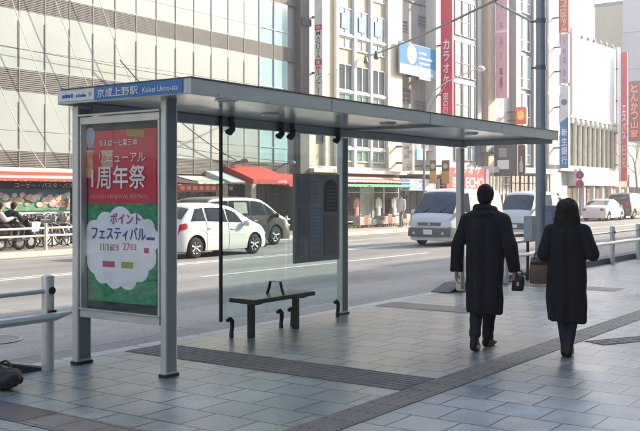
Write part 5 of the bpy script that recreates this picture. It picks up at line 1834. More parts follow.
b = MB(); b.box(KL + .052, KL + .064, -.165, .165, .36, .50); b.build('number_plate', M_PLATE, v2)
for s in (1, -1):
    b = MB(); b.box(KL - .14, KL + .0, s * .42, s * .70, .64, .80); b.build('headlight', M_HEAD, v2, bevel=.02)
# white saloon parked far right
sedan = Shell(4.3, 1.68,
              [(0, .60), (.05, .88), (.5, 1.0), (.95, 1.20), (1.35, 1.40), (2.0, 1.46), (2.6, 1.38), (3.1, 1.08), (3.35, .96), (3.95, .84), (4.2, .70), (4.3, .48)],
              [(0, .85), (.8, .92), (3.1, .88), (4.3, .55)], (.72, 3.35), .30,
              [(0, .82), (.10, .92), (.4, .985), (1.0, 1.0), (3.3, 1.0), (3.9, .95), (4.2, .82), (4.3, .66)], .2)
pc = vehicle('parked_car', 'white car at the far kerb just right of the woman in black', 'car', sedan, M_CARW, fx(581, 21.3), 20.5, 1,
             side_windows=[((.85, .53), (1.9, .53), (1.85, .755), (1.3, .755)), ((1.98, .53), (2.85, .55), (2.56, .73), (1.95, .755))], screen=(3.12, 2.58, .80), rear=(.6, 1.3, .82), doors=(1.94,), handles=(1.2, 2.15), mirrors=(2.8, .54))
for s in (1, -1):
    b = MB(); b.box(-.01, .05, s * .45, s * .72, .68, .82); b.build('taillight', M_TAIL, pc, bevel=.01)
# brown people carrier parked at the right edge
suv = Shell(4.6, 1.76,
             [(0, .72), (.04, 1.2), (.16, 1.62), (.4, 1.80), (.9, 1.85), (2.3, 1.85), (2.8, 1.78), (3.2, 1.52), (3.55, 1.22), (3.8, 1.12), (4.3, 1.03), (4.54, .86), (4.6, .52)],
             [(0, 1.08), (1.5, 1.08), (3.4, 1.06), (4.1, .97), (4.6, .6)], (.82, 3.62), .35,
             [(0, .90), (.10, .97), (.5, 1.0), (3.7, 1.0), (4.2, .96), (4.5, .84), (4.6, .70)], .26, tumble=.2)
M_CARB = mat('car_brown', (.11, .075, .055), .35, var=.05, scale=1, coat=.3)
tk = vehicle('parked_car', 'brown people carrier parked at the far kerb at the right edge', 'car', suv, M_CARB, fx(607, 21.3), 20.5, 1,
             side_windows=[((.45, .53), (1.2, .53), (1.2, .755), (.6, .755)), ((1.28, .53), (2.25, .53), (2.25, .755), (1.28, .755)), ((2.33, .53), (3.2, .55), (2.85, .74), (2.33, .755))],
             screen=(3.6, 2.88, .80), rear=(.07, .34, .84), doors=(1.24, 2.29), handles=(1.45, 2.5), mirrors=(3.2, .55), spokes=5)
for s in (1, -1):
    b = MB(); suv.patch(b, ((.02, .38), (.14, .38), (.12, .56), (.05, .56)), .012, s); b.build('taillight', M_TAIL, tk, smooth=True)
    b = MB(); b.box(-.012, .02, s * .55, s * .72, .95, 1.2); b.build('taillight', M_TAIL, tk)
b = MB(); b.box(-.03, .0, -.17, .17, .74, .88); b.build('number_plate', M_PLATE, tk)
b = MB(); b.box(-.05, .10, -.72, .72, .34, .56); b.build('bumper', M_BUMP, tk, bevel=.03)

# ------------------------------------------------------------------ bicycles, scooters, far rail
def bicycle():
    t = thing('bicycle', 'bicycle', 'bicycle', 0, 0, 0, local=True, group='bicycles parked at the poster wall')
    for x in (-.52, .52):
        b = MB(); b.tube([(x + .325 * cos(2 * pi * i / 28), 0, .34 + .325 * sin(2 * pi * i / 28)) for i in range(28)], .016, 6, closed=True)
        w = b.build('wheel', M_TYRE, t, smooth=True)
        b = MB()
        for i in range(8):
            a = 2 * pi * i / 8
            b.tube([(x, 0, .34), (x + .31 * cos(a), 0, .34 + .31 * sin(a))], .004, 4, caps=False)
        b.build('spokes', M_ALLOY, w)
        b = MB(); b.tube([(x + .36 * cos(a), 0, .34 + .36 * sin(a)) for a in [pi * i / 10 + (.3 if x < 0 else 0) for i in range(9)]], .018, 5); b.build('mudguard', M_ALLOY, t)
    b = MB()
    for p in ([(-.52, 0, .34), (-.10, 0, .30)], [(-.10, 0, .30), (-.22, 0, .78)], [(-.52, 0, .34), (-.2, 0, .7)], [(-.1, 0, .30), (.34, 0, .72)], [(-.19, 0, .66), (.33, 0, .80)], [(.52, 0, .34), (.34, 0, .72), (.30, 0, .98)]):
        b.tube(p, .016, 6)
    b.build('frame', flat('bike_frame', (.20, .22, .24), .35, metal=.4), t, smooth=True)
    b = MB(); b.tube([(.14, .27, .98), (.28, .2, 1.02), (.30, 0, 1.0), (.28, -.2, 1.02), (.14, -.27, .98)], .014, 6); b.build('handlebar', M_ALLOY, t, smooth=True)
    b = MB(); b.ball((-.26, 0, .84), .13, .085, .04, 10, 6); b.tube([(-.23, 0, .78), (-.25, 0, .83)], .015, 6); b.build('saddle', M_BLACK, t, smooth=True)
    b = MB()
    b.hexa([(.44, -.10, .76), (.64, -.10, .76), (.64, .10, .76), (.44, .10, .76)], [(.42, -.13, .90), (.68, -.13, .90), (.68, .13, .90), (.42, .13, .90)])
    b.build('basket', flat('basket_grey', (.26, .26, .25), .6, metal=.3), t)
    b = MB(); b.tube([(-.1, .1, .22), (-.1, -.1, .38)], .012, 5); b.tube([(-.10, .06, .3), (-.10, .065, .3)], .09, 14); b.build('pedal_crank', M_DFRAME, t)
    return t


bk = bicycle()
bx = [25, 30.5, 35.5, 41, 47, 52.5, 58, 64, 69]
names = ['first bicycle beside the dark coated rider', 'second bicycle in the row, right of the scooter basket', 'bicycle left of the white rail post', 'bicycle directly behind the white rail post', 'bicycle just right of the white rail post', 'bicycle in the middle right of the parked row', 'third bicycle from the poster case in the parked row', 'second bicycle from the poster case in the parked row', 'last bicycle of the row, cut by the poster case']
for i, x in enumerate(bx):
    u_, v_ = fx(x, 23.6), 23.6
    o = bk if i == 0 else dup(bk, 0, 0, 0, 0, '')
    o.location = P(u_, v_ + RND.uniform(-.1, .1), 0)
    o.rotation_euler = (RND.uniform(-.08, .08), 0, radians(55 + RND.uniform(-9, 9)) * (1 if i % 2 else -1) + (pi if i % 3 == 0 else 0))
    o['label'] = names[i]
# white rail on the far kerb
fr = thing('far_rail', 'cream painted rail in front of the parked bicycles across the road', 'guard rail', 10, 22.15, 0)
for k in range(-4, 6):
    pu_ = fx(45.5, 22.15) + k * 2.3
    b = MB(); b.tube([(pu_, 22.15, 0), (pu_, 22.15, .78)], .05, 10); b.build('post', M_CREAM, fr, smooth=True)
for z in (.64, .42):
    b = MB(); b.tube([(fx(45.5, 22.15) - 9.5, 22.15, z), (fx(45.5, 22.15) + 11.7, 22.15, z)], .032, 8); b.build('rail_bar', M_CREAM, fr, smooth=True)


def scooter(label, x, v, paint, rot, box=True):
    t = thing('motor_scooter', label, 'scooter', fx(x, v), v, 0, rot, 'motor scooters across the road', local=True)
    for xx in (-.58, .58):
        b = MB(); b.tube([(xx + .17 * cos(2 * pi * i / 22), 0, .22 + .17 * sin(2 * pi * i / 22)) for i in range(22)], .055, 8, closed=True); w = b.build('wheel', M_TYRE, t, smooth=True)
        b = MB(); b.tube([(xx, -.04, .22), (xx, .04, .22)], .12, 14); b.build('hub', M_ALLOY, w)
    b = MB(); b.loft([[(-.72 + dx, .13 * s * cos(a), zc + h * sin(a)) for a in [2 * pi * j / 12 for j in range(12)]] for dx, s, zc, h in ((0, .5, .55, .10), (.15, 1.1, .55, .18), (.45, 1.2, .52, .18), (.62, .9, .45, .12), (.70, .5, .40, .06))])
    b.box(-.1, .40, -.16, .16, .28, .34)
    b.loft([[(xc + .05 * cos(a), w * sin(a), z) for a in [2 * pi * j / 12 for j in range(12)]] for xc, w, z in ((.38, .17, .30), (.42, .20, .55), (.36, .18, .80), (.32, .12, .92))])
    b.build('bodywork', paint, t, smooth=True)
    b = MB(); b.loft([[(xx, w * cos(a), .74 + .05 * sin(a) + dz) for a in [2 * pi * j / 10 for j in range(10)]] for xx, w, dz in ((-.68, .08, .02), (-.5, .15, .0), (-.15, .14, -.01), (-.02, .06, -.01))]); b.build('seat', M_BLACK, t, smooth=True)
    b = MB(); b.tube([(.24, .32, .98), (.30, .12, .98), (.31, 0, .95), (.30, -.12, .98), (.24, -.32, .98)], .018, 6); b.tube([(.31, 0, .9), (.58, 0, .22)], .03, 6); b.build('handlebar', M_DFRAME, t, smooth=True)
    b = MB(); b.tube([(.42, 0, .80), (.47, 0, .80)], .07, 12); b.build('headlight', M_HEAD, t)
    if box:
        b = MB(); b.hexa([(.48, -.16, .52), (.78, -.16, .52), (.78, .16, .52), (.48, .16, .52)], [(.46, -.19, .80), (.82, -.19, .80), (.82, .19, .80), (.46, .19, .80)]); b.build('front_basket', flat('basket_ivory', (.70, .66, .52), .6), t, bevel=.01)
    return t


scooter('dark scooter with an ivory front basket under the rider in black', 15.5, 22.9, M_CARK, radians(8))
scooter('black scooter without basket at the far left edge under the rider in white sleeves', 1.0, 22.9, M_BLACK, radians(-6), False)

# ------------------------------------------------------------------ bare street tree at the right edge
def tree(label, u, v, h=7.5):
    t = thing('bare_tree', label, 'tree', u, v, 0)
    rr = random.Random(5)
    segs = []
    def grow(p, d, L, r, depth):
        n = 4
        pts = [p]
        for i in range(n):
            d = (d + Vector((rr.uniform(-.18, .18), rr.uniform(-.18, .18), rr.uniform(-.02, .14)))).normalized()
            pts.append(pts[-1] + d * L / n)
        segs.append((pts, [r * (1 - .45 * i / n) for i in range(n + 1)], depth))
        if depth < 4:
            for k in range(3 if depth < 3 else 2):
                q = pts[rr.choice((2, 3, 4))]
                nd = (d + Vector((rr.uniform(-1, 1), rr.uniform(-1, 1), rr.uniform(-.1, .6))) * .8).normalized()
                grow(q, nd, L * rr.uniform(.55, .75), r * .5, depth + 1)
    grow(Vector((u, v, 2.0)), Vector((0, 0, 1)), 2.6, .09, 0)
    b = MB(); b.tube([(u, v, -.02), (u, v, .3), (u, v, 2.05)], [.15, .11, .09], 12)
    b.build('trunk', mat('bark', (.17, .14, .12), .85, var=.25, scale=8, bump=.5, bscale=30), t, smooth=True)
    b = MB()
    for pts, rs, d in segs:
        b.tube(pts, [max(.008, x) for x in rs], 6)
    b.build('crown', mat('twig_bark', (.20, .17, .15), .85, var=.2), t, smooth=True)
    return t
tree('bare winter tree on the far pavement at the right edge', fx(637, 22.6), 22.6)
tree('bare winter tree past the right edge tree, farther along the street', fx(637, 22.6) + 12, 22.6)
# ------------------------------------------------------------------ people
M_SKIN = mat('skin', (.36, .22, .16), .55, var=.08, scale=9)
M_COATM = mat('navy_wool', (.013, .0135, .019), .85, var=.25, scale=30, bump=.25, bscale=180, spec=.25)
M_COATW = mat('black_wool', (.012, .012, .016), .85, var=.25, scale=30, bump=.25, bscale=180, spec=.25)
M_TROU = mat('dark_trousers', (.012, .013, .02), .75, var=.2, scale=20, spec=.3)
M_SHOE = mat('black_leather', (.012, .011, .011), .5, spec=.3, var=.2, scale=12)
M_HAIRM = mat('black_hair', (.010, .009, .008), .7, spec=.2, var=.3, scale=60, bump=.5, bscale=120, stretch=(1, 1, .2))
M_HAIRW = mat('dark_brown_hair', (.016, .011, .009), .62, spec=.2, var=.35, scale=60, bump=.6, bscale=90, stretch=(1, 1, .12))


def back_seam(o, parent, z0, z1, m, l0=0.0):
    """raised centre back seam that follows the coat"""
    best = {}
    for v in o.data.vertices:
        f, l, z = v.co.y, -v.co.x, v.co.z
        if abs(l - l0) < .014 and z0 <= z <= z1:
            k = round(z / .03)
            if k not in best or f < best[k][0]:
                best[k] = (f, z)
    pts = [(best[k][0] - .001, l0, best[k][1]) for k in sorted(best)]
    if len(pts) > 3:
        b = MB(); b.tube(pts, .0045, 6)
        b.build('coat_seam', m, parent, smooth=True)


def hand(b, wr, dirv, side, palm_n, curl=.5, L=.175, thumb_in=True):
    """palm and five fingers continuing from the wrist; dirv points along the hand, palm_n out of the palm"""
    d = Vector(dirv).normalized(); n = Vector(palm_n); n = (n - d * n.dot(d)).normalized(); s = d.cross(n).normalized() * side
    wr = Vector(wr)
    for k in (-.028, -.010, .010, .028):
        b.cap(wr + s * k * .7, .020, wr + d * .085 + s * k, .0145, n=10)
    for k, l in ((-.033, .062), (-.011, .076), (.011, .082), (.032, .072)):
        p0 = wr + d * .085 + s * k
        c = curl
        seg = [l * .45, l * .32, l * .25]
        dd = d.copy(); r = .0092
        for i, sl in enumerate(seg):
            ang = c * (.7 + .35 * i)
            dd = (d * cos(ang) + n * sin(ang)).normalized()
            p1 = p0 + dd * sl
            b.cap(p0, r, p1, r * .9, n=10)
            p0 = p1; r *= .9
            c += curl * .55
    t0 = wr + d * .03 + s * .030
    t1 = t0 + d * .034 + s * .022 + n * .014
    t2 = t1 + d * .030 + s * .004 + n * .012
    b.cap(t0, .014, t1, .0115, n=10); b.cap(t1, .0115, t2, .0092, n=10)


def head(b, c, fwd, r=.088, hh=.115, neck=None):
    """skull, jaw, nose, brow, ears; c = centre of the head (local f,l,z), fwd = facing"""
    c = Vector(c); f = Vector(fwd).normalized(); l = Vector((-f.y, f.x, 0)).normalized(); z = Vector((0, 0, 1))
    b.ball(c + f * .0 + z * .015, r * 1.06, r * .88, hh * .95, 18, 12)
    b.ball(c + f * .035 - z * .045, r * .62, r * .62, hh * .62, 14, 10)
    b.cap(c + f * .062 - z * .092, .026, c + f * .04 - z * .085, .034)
    b.cap(c + f * .088 + z * .012, .009, c + f * .104 - z * .028, .013, n=10)
    for s in (1, -1):
        b.ball(c + f * .085 - z * .028 + l * .012 * s, .010, .009, .008, 8, 6)
        b.ball(c + l * (r * .90) * s - f * .008 - z * .012, .016, .010, .030, 10, 8)
        b.cap(c + f * .083 + l * .045 * s + z * .022, .010, c + f * .090 + l * .015 * s + z * .020, .010, n=8)
    b.cap(c + f * .083 - z * .060 + l * .022, .007, c + f * .083 - z * .060 - l * .022, .007, n=8)
    b.cap(c + f * .080 - z * .070 + l * .015, .008, c + f * .080 - z * .070 - l * .015, .008, n=8)
    if neck is not None:
        b.cap(c - z * .07 - f * .01, .055, neck, .062)


def face_bits(t, c, fwd):
    c = Vector(c); f = Vector(fwd).normalized(); l = Vector((-f.y, f.x, 0)).normalized(); z = Vector((0, 0, 1))
    b = MB()
    for s in (1, -1):
        b.ball(c + f * .079 + l * .031 * s + z * .004, .009, .012, .008, 10, 6)
    b.build('eyes', flat('eye_white', (.55, .53, .5), .3), t, smooth=True)
    b = MB(); b.cap(c + f * .090 - z * .064 + l * .02, .0045, c + f * .090 - z * .064 - l * .02, .0045, n=8)
    b.build('lips', flat('lip', (.30, .12, .10), .5), t, smooth=True)


def fold(f, l, z, amp, zl, zh):
    a = atan2(l, f)
    k = 0 if z > zh else (zh - z) / max(.01, zh - zl)
    n1 = noise.noise(Vector((cos(a) * 2.2, sin(a) * 2.2, z * 1.1)))
    n2 = noise.noise(Vector((f * 9, l * 9, z * 6 + 5)))
    return amp * (.4 + 1.0 * min(1, k)) * n1 + amp * .35 * n2


# -------- the man
MU, MV = 9.03, 4.275
man = thing('person', 'man in a long dark coat walking away with a clutch bag in his hand', 'person', MU, MV, 0, radians(13), 'people walking on the pavement', local=True)
LSH, RSH = (-.01, .19, 1.385), (-.01, -.19, 1.385)
LEL, REL = (-.06, .285, 1.10), (-.05, -.275, 1.10)
LWR, RWR = (-.03, .30, .815), (.02, -.305, .83)
b = MB()
head(b, (.03, 0, 1.605), (1, -.10, 0), neck=(-.01, 0, 1.42))
b.cap((-.01, .12, 1.33), .062, (-.01, -.12, 1.33), .062); b.cap((0, 0, 1.28), .115, (0, 0, 1.05), .125); b.cap((0, .06, .95), .12, (0, -.06, .95), .12)
for S_, E_, W_ in ((LSH, LEL, LWR), (RSH, REL, RWR)):
    b.cap(Vector(S_) - Vector((0, 0, .05)), .048, E_, .040); b.cap(E_, .040, W_, .028)
# legs: left trails with the heel up, right steps ahead
LH, LK, LA = (0, .075, .90), (-.055, .07, .50), (-.27, .05, .155)
RH, RK, RA = (0, -.075, .90), (.09, -.03, .49), (.11, -.005, .085)
for H_, K_, A_ in ((LH, LK, LA), (RH, RK, RA)):
    b.cap(H_, .085, K_, .055); b.cap(K_, .055, A_, .036)
b.cap(LA, .034, (-.16, .05, .05), .03); b.cap(RA, .034, (.23, -.035, .04), .03)
hand(b, LWR, (.02, .02, -1), -1, (.1, -1, 0), .45)
hand(b, RWR, (.05, -.02, -1), 1, (.1, 1, 0), 1.0)
remesh(b, 'body', M_SKIN, man, .0055, 5)
face_bits(man, (.03, 0, 1.605), (1, -.10, 0))
b = MB()   # hair: short
c = Vector((.03, 0, 1.605))
b.ball(c + Vector((-.012, 0, .03)), .104, .090, .105, 18, 12)
b.ball(c + Vector((-.045, 0, -.02)), .068, .078, .075, 14, 10)
remesh(b, 'hair', M_HAIRM, man, .006, 2, lambda f, l, z: .005 * noise.noise(Vector((f * 45, l * 45, z * 30))) + .004 * noise.noise(Vector((f * 90, l * 90, z * 50))))
b = MB()   # coat
def er(z, wl, wf, cf=0, cl=0, n=28):
    return [(cf + wf * cos(t), cl + wl * sin(t), z) for t in [2 * pi * j / n for j in range(n)]]
b.loft([er(.385, .182, .215, -.04), er(.42, .186, .217, -.04), er(.60, .19, .208, -.03), er(.80, .198, .185, -.015), er(.95, .204, .172, -.01), er(1.10, .198, .155, -.01), er(1.25, .215, .15, -.01), er(1.34, .205, .135, -.01), er(1.41, .15, .115, -.01), er(1.475, .10, .09, 0)])
for s, S_, E_, W_ in ((1, LSH, LEL, LWR), (-1, RSH, REL, RWR)):
    S_, E_, W_ = Vector(S_), Vector(E_), Vector(W_)
    b.cap(Vector((-.015, .07 * s, 1.435)), .055, S_ + Vector((0, -.005 * s, -.03)), .074)
    b.cap(S_ + Vector((0, 0, -.03)), .076, E_, .070)
    e = W_ + (W_ - E_).normalized() * .012
    b.tube([E_, (E_ + e) / 2, e], [.073, .068, .064], 16); b.ball(E_, .074)
# collar and hood roll
b.tube([(.085 * cos(a) - .005, .095 * sin(a), 1.465 + .022 * cos(a + pi)) for a in [2 * pi * i / 20 for i in range(20)]], .04, 10, closed=True)
b.ball((-.085, 0, 1.42), .06, .12, .055, 14, 8)
coat_ = remesh(b, 'coat', M_COATM, man, .009, 5, lambda f, l, z: fold(f, l, z, .030, .4, 1.3))
back_seam(coat_, man, .40, 1.38, M_COATM)
b = MB()
for H_, K_, A_ in ((LH, LK, LA), (RH, RK, RA)):
    H_, K_, A_ = Vector(H_), Vector(K_), Vector(A_)
    b.cap(H_, .10, K_, .078); b.cap(K_, .078, A_ + (K_ - A_) * .06, .060)
remesh(b, 'trousers', M_TROU, man, .009, 4, lambda f, l, z: .008 * noise.noise(Vector((f * 8, l * 8, z * 14))))
def shoe(t, ank, toe, heel_up=0, nm='shoe'):
    a, o = Vector(ank), Vector(toe)
    d = (o - a); d.z = 0; d.normalize()
    b = MB()
    heel = a - d * .055 - Vector((0, 0, a.z - max(.038, a.z - .105)))
    ball_ = Vector((o.x, o.y, o.z)) - d * .07
    b.ball(heel, .038, .034, .036, 14, 10)
    b.cap(heel, .036, ball_, .040); b.cap(ball_, .040, o, .030)
    b.cap(a + Vector((0, 0, .02)), .046, heel + Vector((0, 0, .01)), .040); b.cap(a, .044, ball_ + Vector((0, 0, .01)), .036)
    return remesh(b, nm, M_SHOE, t, .006, 4)
shoe(man, LA, (-.10, .05, .034))
shoe(man, RA, (.26, -.045, .036))
# clutch bag in his right hand
hf = Matrix.Rotation(radians(13), 3, 'Z')
def loc2(o_u, o_v, rot, p):
    f, l, z = p
    return (o_u + f * cos(rot) - l * sin(rot), o_v + f * sin(rot) + l * cos(rot), z)
cbp = loc2(MU, MV, radians(13), (.04, -.335, .62))
clutch = thing('clutch_bag', 'black leather clutch bag with a glossy clasp held in the man\'s right hand', 'bag', cbp[0], cbp[1], cbp[2], radians(13), local=True)
b = MB(); b.loft([[(x, y * k, z) for x, y, z in ((-.055 * k, .05, 0), (-.03 * k, .062, 0), (.03 * k, .062, 0), (.055 * k, .05, 0), (.055 * k, -.05, 0), (.03 * k, -.062, 0), (-.03 * k, -.062, 0), (-.055 * k, -.05, 0))] for k in (1,)] and
     [[(x * kx - .02 * zz_, y * ky - .12 * zz_, zz_) for x, y in ((-.05, .045), (-.03, .06), (.03, .06), (.05, .045), (.05, -.045), (.03, -.06), (-.03, -.06), (-.05, -.045))] for zz_, kx, ky in ((-.005, .8, .85), (.005, 1, 1), (.10, 1.0, 1.05), (.145, .75, .95), (.16, .3, .7))])
cbo = b.build('pouch', M_SHOE, clutch, smooth=True, bevel=.004)
b = MB(); b.tube([(0, .02 - .02, .15), (-.0, .01, .20), (0, -.04, .205), (0, -.06, .15)], .008, 8); b.build('strap', M_SHOE, clutch, smooth=True)
b = MB(); b.box(-.058, -.050, -.025, .0, .05, .09); b.build('clasp', M_ALLOY, clutch, bevel=.003)

# -------- the woman
WU, WV = 9.11, 3.41
wom = thing('person', 'woman seen from behind in a black knee length coat with shoulder length dark hair', 'person', WU, WV, 0, radians(12), 'people walking on the pavement', local=True)
LSH, RSH = (0, .165, 1.265), (0, -.165, 1.265)
LEL, REL = (-.05, .225, 1.02), (-.03, -.25, 1.03)
LWR, RWR = (.17, .17, 1.00), (.17, -.12, 1.06)
b = MB()
head(b, (.03, 0, 1.455), (1, .0, 0), r=.084, hh=.11, neck=(-.01, 0, 1.30))
b.cap((-.01, .10, 1.21), .052, (-.01, -.10, 1.21), .052); b.cap((0, 0, 1.16), .095, (0, 0, .98), .10); b.cap((0, .07, .86), .11, (0, -.07, .86), .11)
for S_, E_, W_ in ((LSH, LEL, LWR), (RSH, REL, RWR)):
    b.cap(Vector(S_) - Vector((0, 0, .03)), .042, E_, .036); b.cap(E_, .036, W_, .025)
LH, LK, LA = (0, .075, .82), (.0, .05, .44), (-.05, .012, .10)
RH, RK, RA = (0, -.075, .82), (-.01, -.06, .44), (-.10, -.035, .115)
for H_, K_, A_ in ((LH, LK, LA), (RH, RK, RA)):
    b.cap(H_, .085, K_, .052); b.cap(K_, .052, A_, .034)
b.cap(LA, .032, (.08, .015, .035), .028); b.cap(RA, .032, (.03, -.035, .05), .028)
hand(b, LWR, (1, -.35, .0), -1, (0, -.3, 1), .7)
hand(b, RWR, (1, .35, .15), 1, (0, .3, 1), .7)
remesh(b, 'body', M_SKIN, wom, .0055, 5)
face_bits(wom, (.03, 0, 1.455), (1, 0, 0))
b = MB()
c = Vector((.03, 0, 1.455))
b.ball(c + Vector((-.018, 0, .022)), .118, .112, .115, 20, 14)
b.loft([[(c.x - .03 + .098 * k * cos(t), c.y + .122 * k2 * sin(t), c.z + z) for t in [2 * pi * j / 24 for j in range(24)]] for z, k, k2 in ((.06, .95, .86), (0, 1.0, .97), (-.06, 1.0, 1.05), (-.12, .95, 1.08), (-.17, .85, 1.02), (-.20, .6, .8))])
hr = remesh(b, 'hair', M_HAIRW, wom, .007, 3, lambda f, l, z: .010 * noise.noise(Vector((f * 18, l * 18, z * 4))) + .007 * noise.noise(Vector((f * 60, l * 60, z * 6))))
b = MB()
rs = random.Random(3)
for i in range(90):
    a = rs.uniform(pi * .5, pi * 1.5)
    x0, y0 = c.x - .03 + .098 * cos(a), c.y + .125 * sin(a)
    z0 = c.z - .10 + rs.uniform(-.05, .05)
    b.tube([(x0, y0, z0), (x0 + .004 * cos(a), y0 + .004 * sin(a), z0 - .06), (x0 + rs.uniform(-.014, .012), y0 + rs.uniform(-.015, .015), z0 - .12 - rs.uniform(0, .035))], [.006, .005, .002], 5)
b.build('hair_ends', M_HAIRW, wom, smooth=True)
b = MB()
b.loft([er(.345, .19, .165, -.01), er(.38, .194, .17, -.01), er(.55, .20, .165), er(.75, .198, .155), er(.92, .19, .14), er(1.05, .182, .13), er(1.16, .19, .125), er(1.25, .18, .112), er(1.315, .13, .09), er(1.35, .08, .075)])
for s, S_, E_, W_ in ((1, LSH, LEL, LWR), (-1, RSH, REL, RWR)):
    S_, E_, W_ = Vector(S_), Vector(E_), Vector(W_)
    b.cap(Vector((-.01, .06 * s, 1.305)), .05, S_ + Vector((0, 0, -.01)), .072)
    b.cap(S_ + Vector((0, 0, -.01)), .074, E_, .068); b.ball(E_, .070)
    b.tube([E_, (E_ + W_) / 2, W_], [.068, .062, .055], 16)
b.tube([(.07 * cos(a) - .005, .08 * sin(a), 1.33) for a in [2 * pi * i / 20 for i in range(20)]], .032, 10, closed=True)
coat_ = remesh(b, 'coat', M_COATW, wom, .009, 5, lambda f, l, z: fold(f, l, z, .026, .35, 1.2))
back_seam(coat_, wom, .36, 1.24, M_COATW)
b = MB()
for H_, K_, A_ in ((LH, LK, LA), (RH, RK, RA)):
    H_, K_, A_ = Vector(H_), Vector(K_), Vector(A_)
    b.cap(H_, .09, K_, .062); b.cap(K_, .064, A_ + (K_ - A_) * .35, .052); b.cap(A_ + (K_ - A_) * .35, .052, A_, .042)
remesh(b, 'leggings', mat('navy_leggings', (.014, .016, .032), .7, var=.2, scale=20, spec=.3), wom, .008, 4)
shoe(wom, LA, (.11, .018, .034), nm='boot')
shoe(wom, RA, (.06, -.035, .038), nm='boot')
bgp = loc2(WU, WV, radians(12), (.06, .275, .71))
hb = thing('handbag', 'brown square handbag hanging from the woman\'s left forearm', 'bag', bgp[0], bgp[1], bgp[2], radians(20), local=True)
M_BAGB = mat('brown_leather', (.12, .075, .052), .45, var=.25, scale=6, bump=.15)
b = MB(); b.loft([[(x * kx, y * ky, z) for x, y in ((-.055, .09), (-.04, .105), (.04, .105), (.055, .09), (.055, -.09), (.04, -.105), (-.04, -.105), (-.055, -.09))] for z, kx, ky in ((0, .95, .98), (.01, 1.05, 1.03), (.12, 1.1, 1.05), (.22, .85, .98), (.265, .4, .92), (.27, .35, .9))])
b.build('bag_body', M_BAGB, hb, smooth=True, bevel=.005)
for s in (-.03, .03):
    b = MB(); b.tube([(s, .07, .25), (s * .8, .055, .31), (s * .2, .0, .345), (s * .8, -.055, .31), (s, -.07, .25)], .008, 8)
    b.build('handle', M_BAGB, hb, smooth=True)
b = MB(); b.box(-.066, -.058, -.1, .1, .20, .225); b.build('bag_flap_trim', flat('dark_trim', (.03, .022, .02), .5), hb)

# -------- riders across the road
def rider(label, x, v, rot, coat, sleeve, hair):
    u_ = fx(x, v)
    t = thing('person', label, 'person', u_, v, 0, rot, 'riders waiting on scooters across the road', local=True)
    b = MB(); head(b, (.0, 0, 1.27), (1, .2, 0), neck=(-.05, 0, 1.10))
    b.cap((-.12, 0, 1.02), .13, (-.18, 0, .80), .13)
    for s in (1, -1):
        b.cap((-.10, .19 * s, 1.04), .055, (.02, .27 * s, .88), .042); b.cap((.02, .27 * s, .88), .042, (.22, .30 * s, .95), .028)
        hand(b, (.22, .30 * s, .95), (1, 0, .1), -s, (0, 0, -1), 1.0)
        b.cap((-.18, .09 * s, .80), .09, (.22, .14 * s, .62), .065); b.cap((.22, .14 * s, .62), .06, (.16, .15 * s, .34), .045); b.cap((.16, .15 * s, .34), .04, (.30, .15 * s, .37), .03)
    remesh(b, 'body', M_SKIN, t, .011, 3)
    b = MB(); b.ball((-.012, 0, 1.30), .105, .092, .10, 14, 10); b.ball((-.04, 0, 1.25), .07, .08, .075)
    remesh(b, 'hair', hair, t, .011, 2)
    b = MB(); b.cap((-.11, .10, 1.04), .12, (-.11, -.10, 1.04), .12); b.cap((-.12, 0, 1.02), .17, (-.18, 0, .80), .17)
    remesh(b, 'jacket', coat, t, .013, 3)
    for s in (1, -1):
        b = MB(); b.cap((-.10, .19 * s, 1.05), .082, (.02, .27 * s, .88), .066); b.cap((.02, .27 * s, .88), .066, (.19, .295 * s, .94), .05)
        remesh(b, 'sleeve', sleeve, t, .013, 3)
    b = MB()
    for s in (1, -1):
        b.cap((-.18, .09 * s, .82), .10, (.22, .14 * s, .63), .08); b.cap((.22, .14 * s, .63), .078, (.16, .15 * s, .38), .06)
    remesh(b, 'trousers', M_TROU, t, .013, 3)
    b = MB()
    for s in (1, -1):
        b.cap((.12, .15 * s, .375), .04, (.32, .15 * s, .375), .035)
    remesh(b, 'shoes', M_SHOE, t, .011, 2)
rider('rider in a black jacket sitting on the scooter with the ivory basket', 14.0, 22.9, radians(8), M_COATW, M_COATW, M_HAIRM)
rider('rider with white sleeves at the far left edge across the road', .5, 22.9, radians(-6), flat('dark_maroon_cloth', (.06, .025, .03), .8), flat('white_cloth', (.62, .60, .56), .8), M_HAIRM)

# -------- black bag left on the pavement by the left rail
t = thing('black_bag', 'soft black bag lying on the pavement at the lower left edge', 'bag', 4.82, 6.72, 0)
bo = (4.80, 6.70)
b = MB()
rg = []
for k, (dv, r) in enumerate(((-.20, .05), (-.19, .085), (-.12, .115), (0, .122), (.12, .115), (.19, .085), (.20, .05))):
    rg.append([(bo[0] + r * 1.15 * cos(t), bo[1] + dv, .092 + r * (.80 if sin(t) > 0 else .72) * sin(t) - .02 * (abs(dv) > .15) * (sin(t) > 0)) for t in [2 * pi * j / 20 for j in range(20)]])
b.loft(rg)
b.ball((bo[0] - .09, bo[1] - .02, .09), .06, .10, .06, 14, 10)
o = remesh(b, 'bag_body', mat('black_nylon', (.018, .018, .02), .55, var=.3, scale=9, bump=.2, bscale=60), t, .008, 3, lambda f, l, z: .012 * noise.noise(Vector((f * 9, l * 9, z * 10))) + .008 * noise.noise(Vector((f * 30, l * 30, z * 32))))
for s in (-.045, .045):
    b = MB(); b.tube([(bo[0] + s, bo[1] - .10, .16), (bo[0] + s, bo[1] - .07, .21), (bo[0] + s * 1.3, bo[1], .225), (bo[0] + s, bo[1] + .07, .20), (bo[0] + s, bo[1] + .10, .16)], .010, 8); b.build('handle', M_BLACK, t, smooth=True)
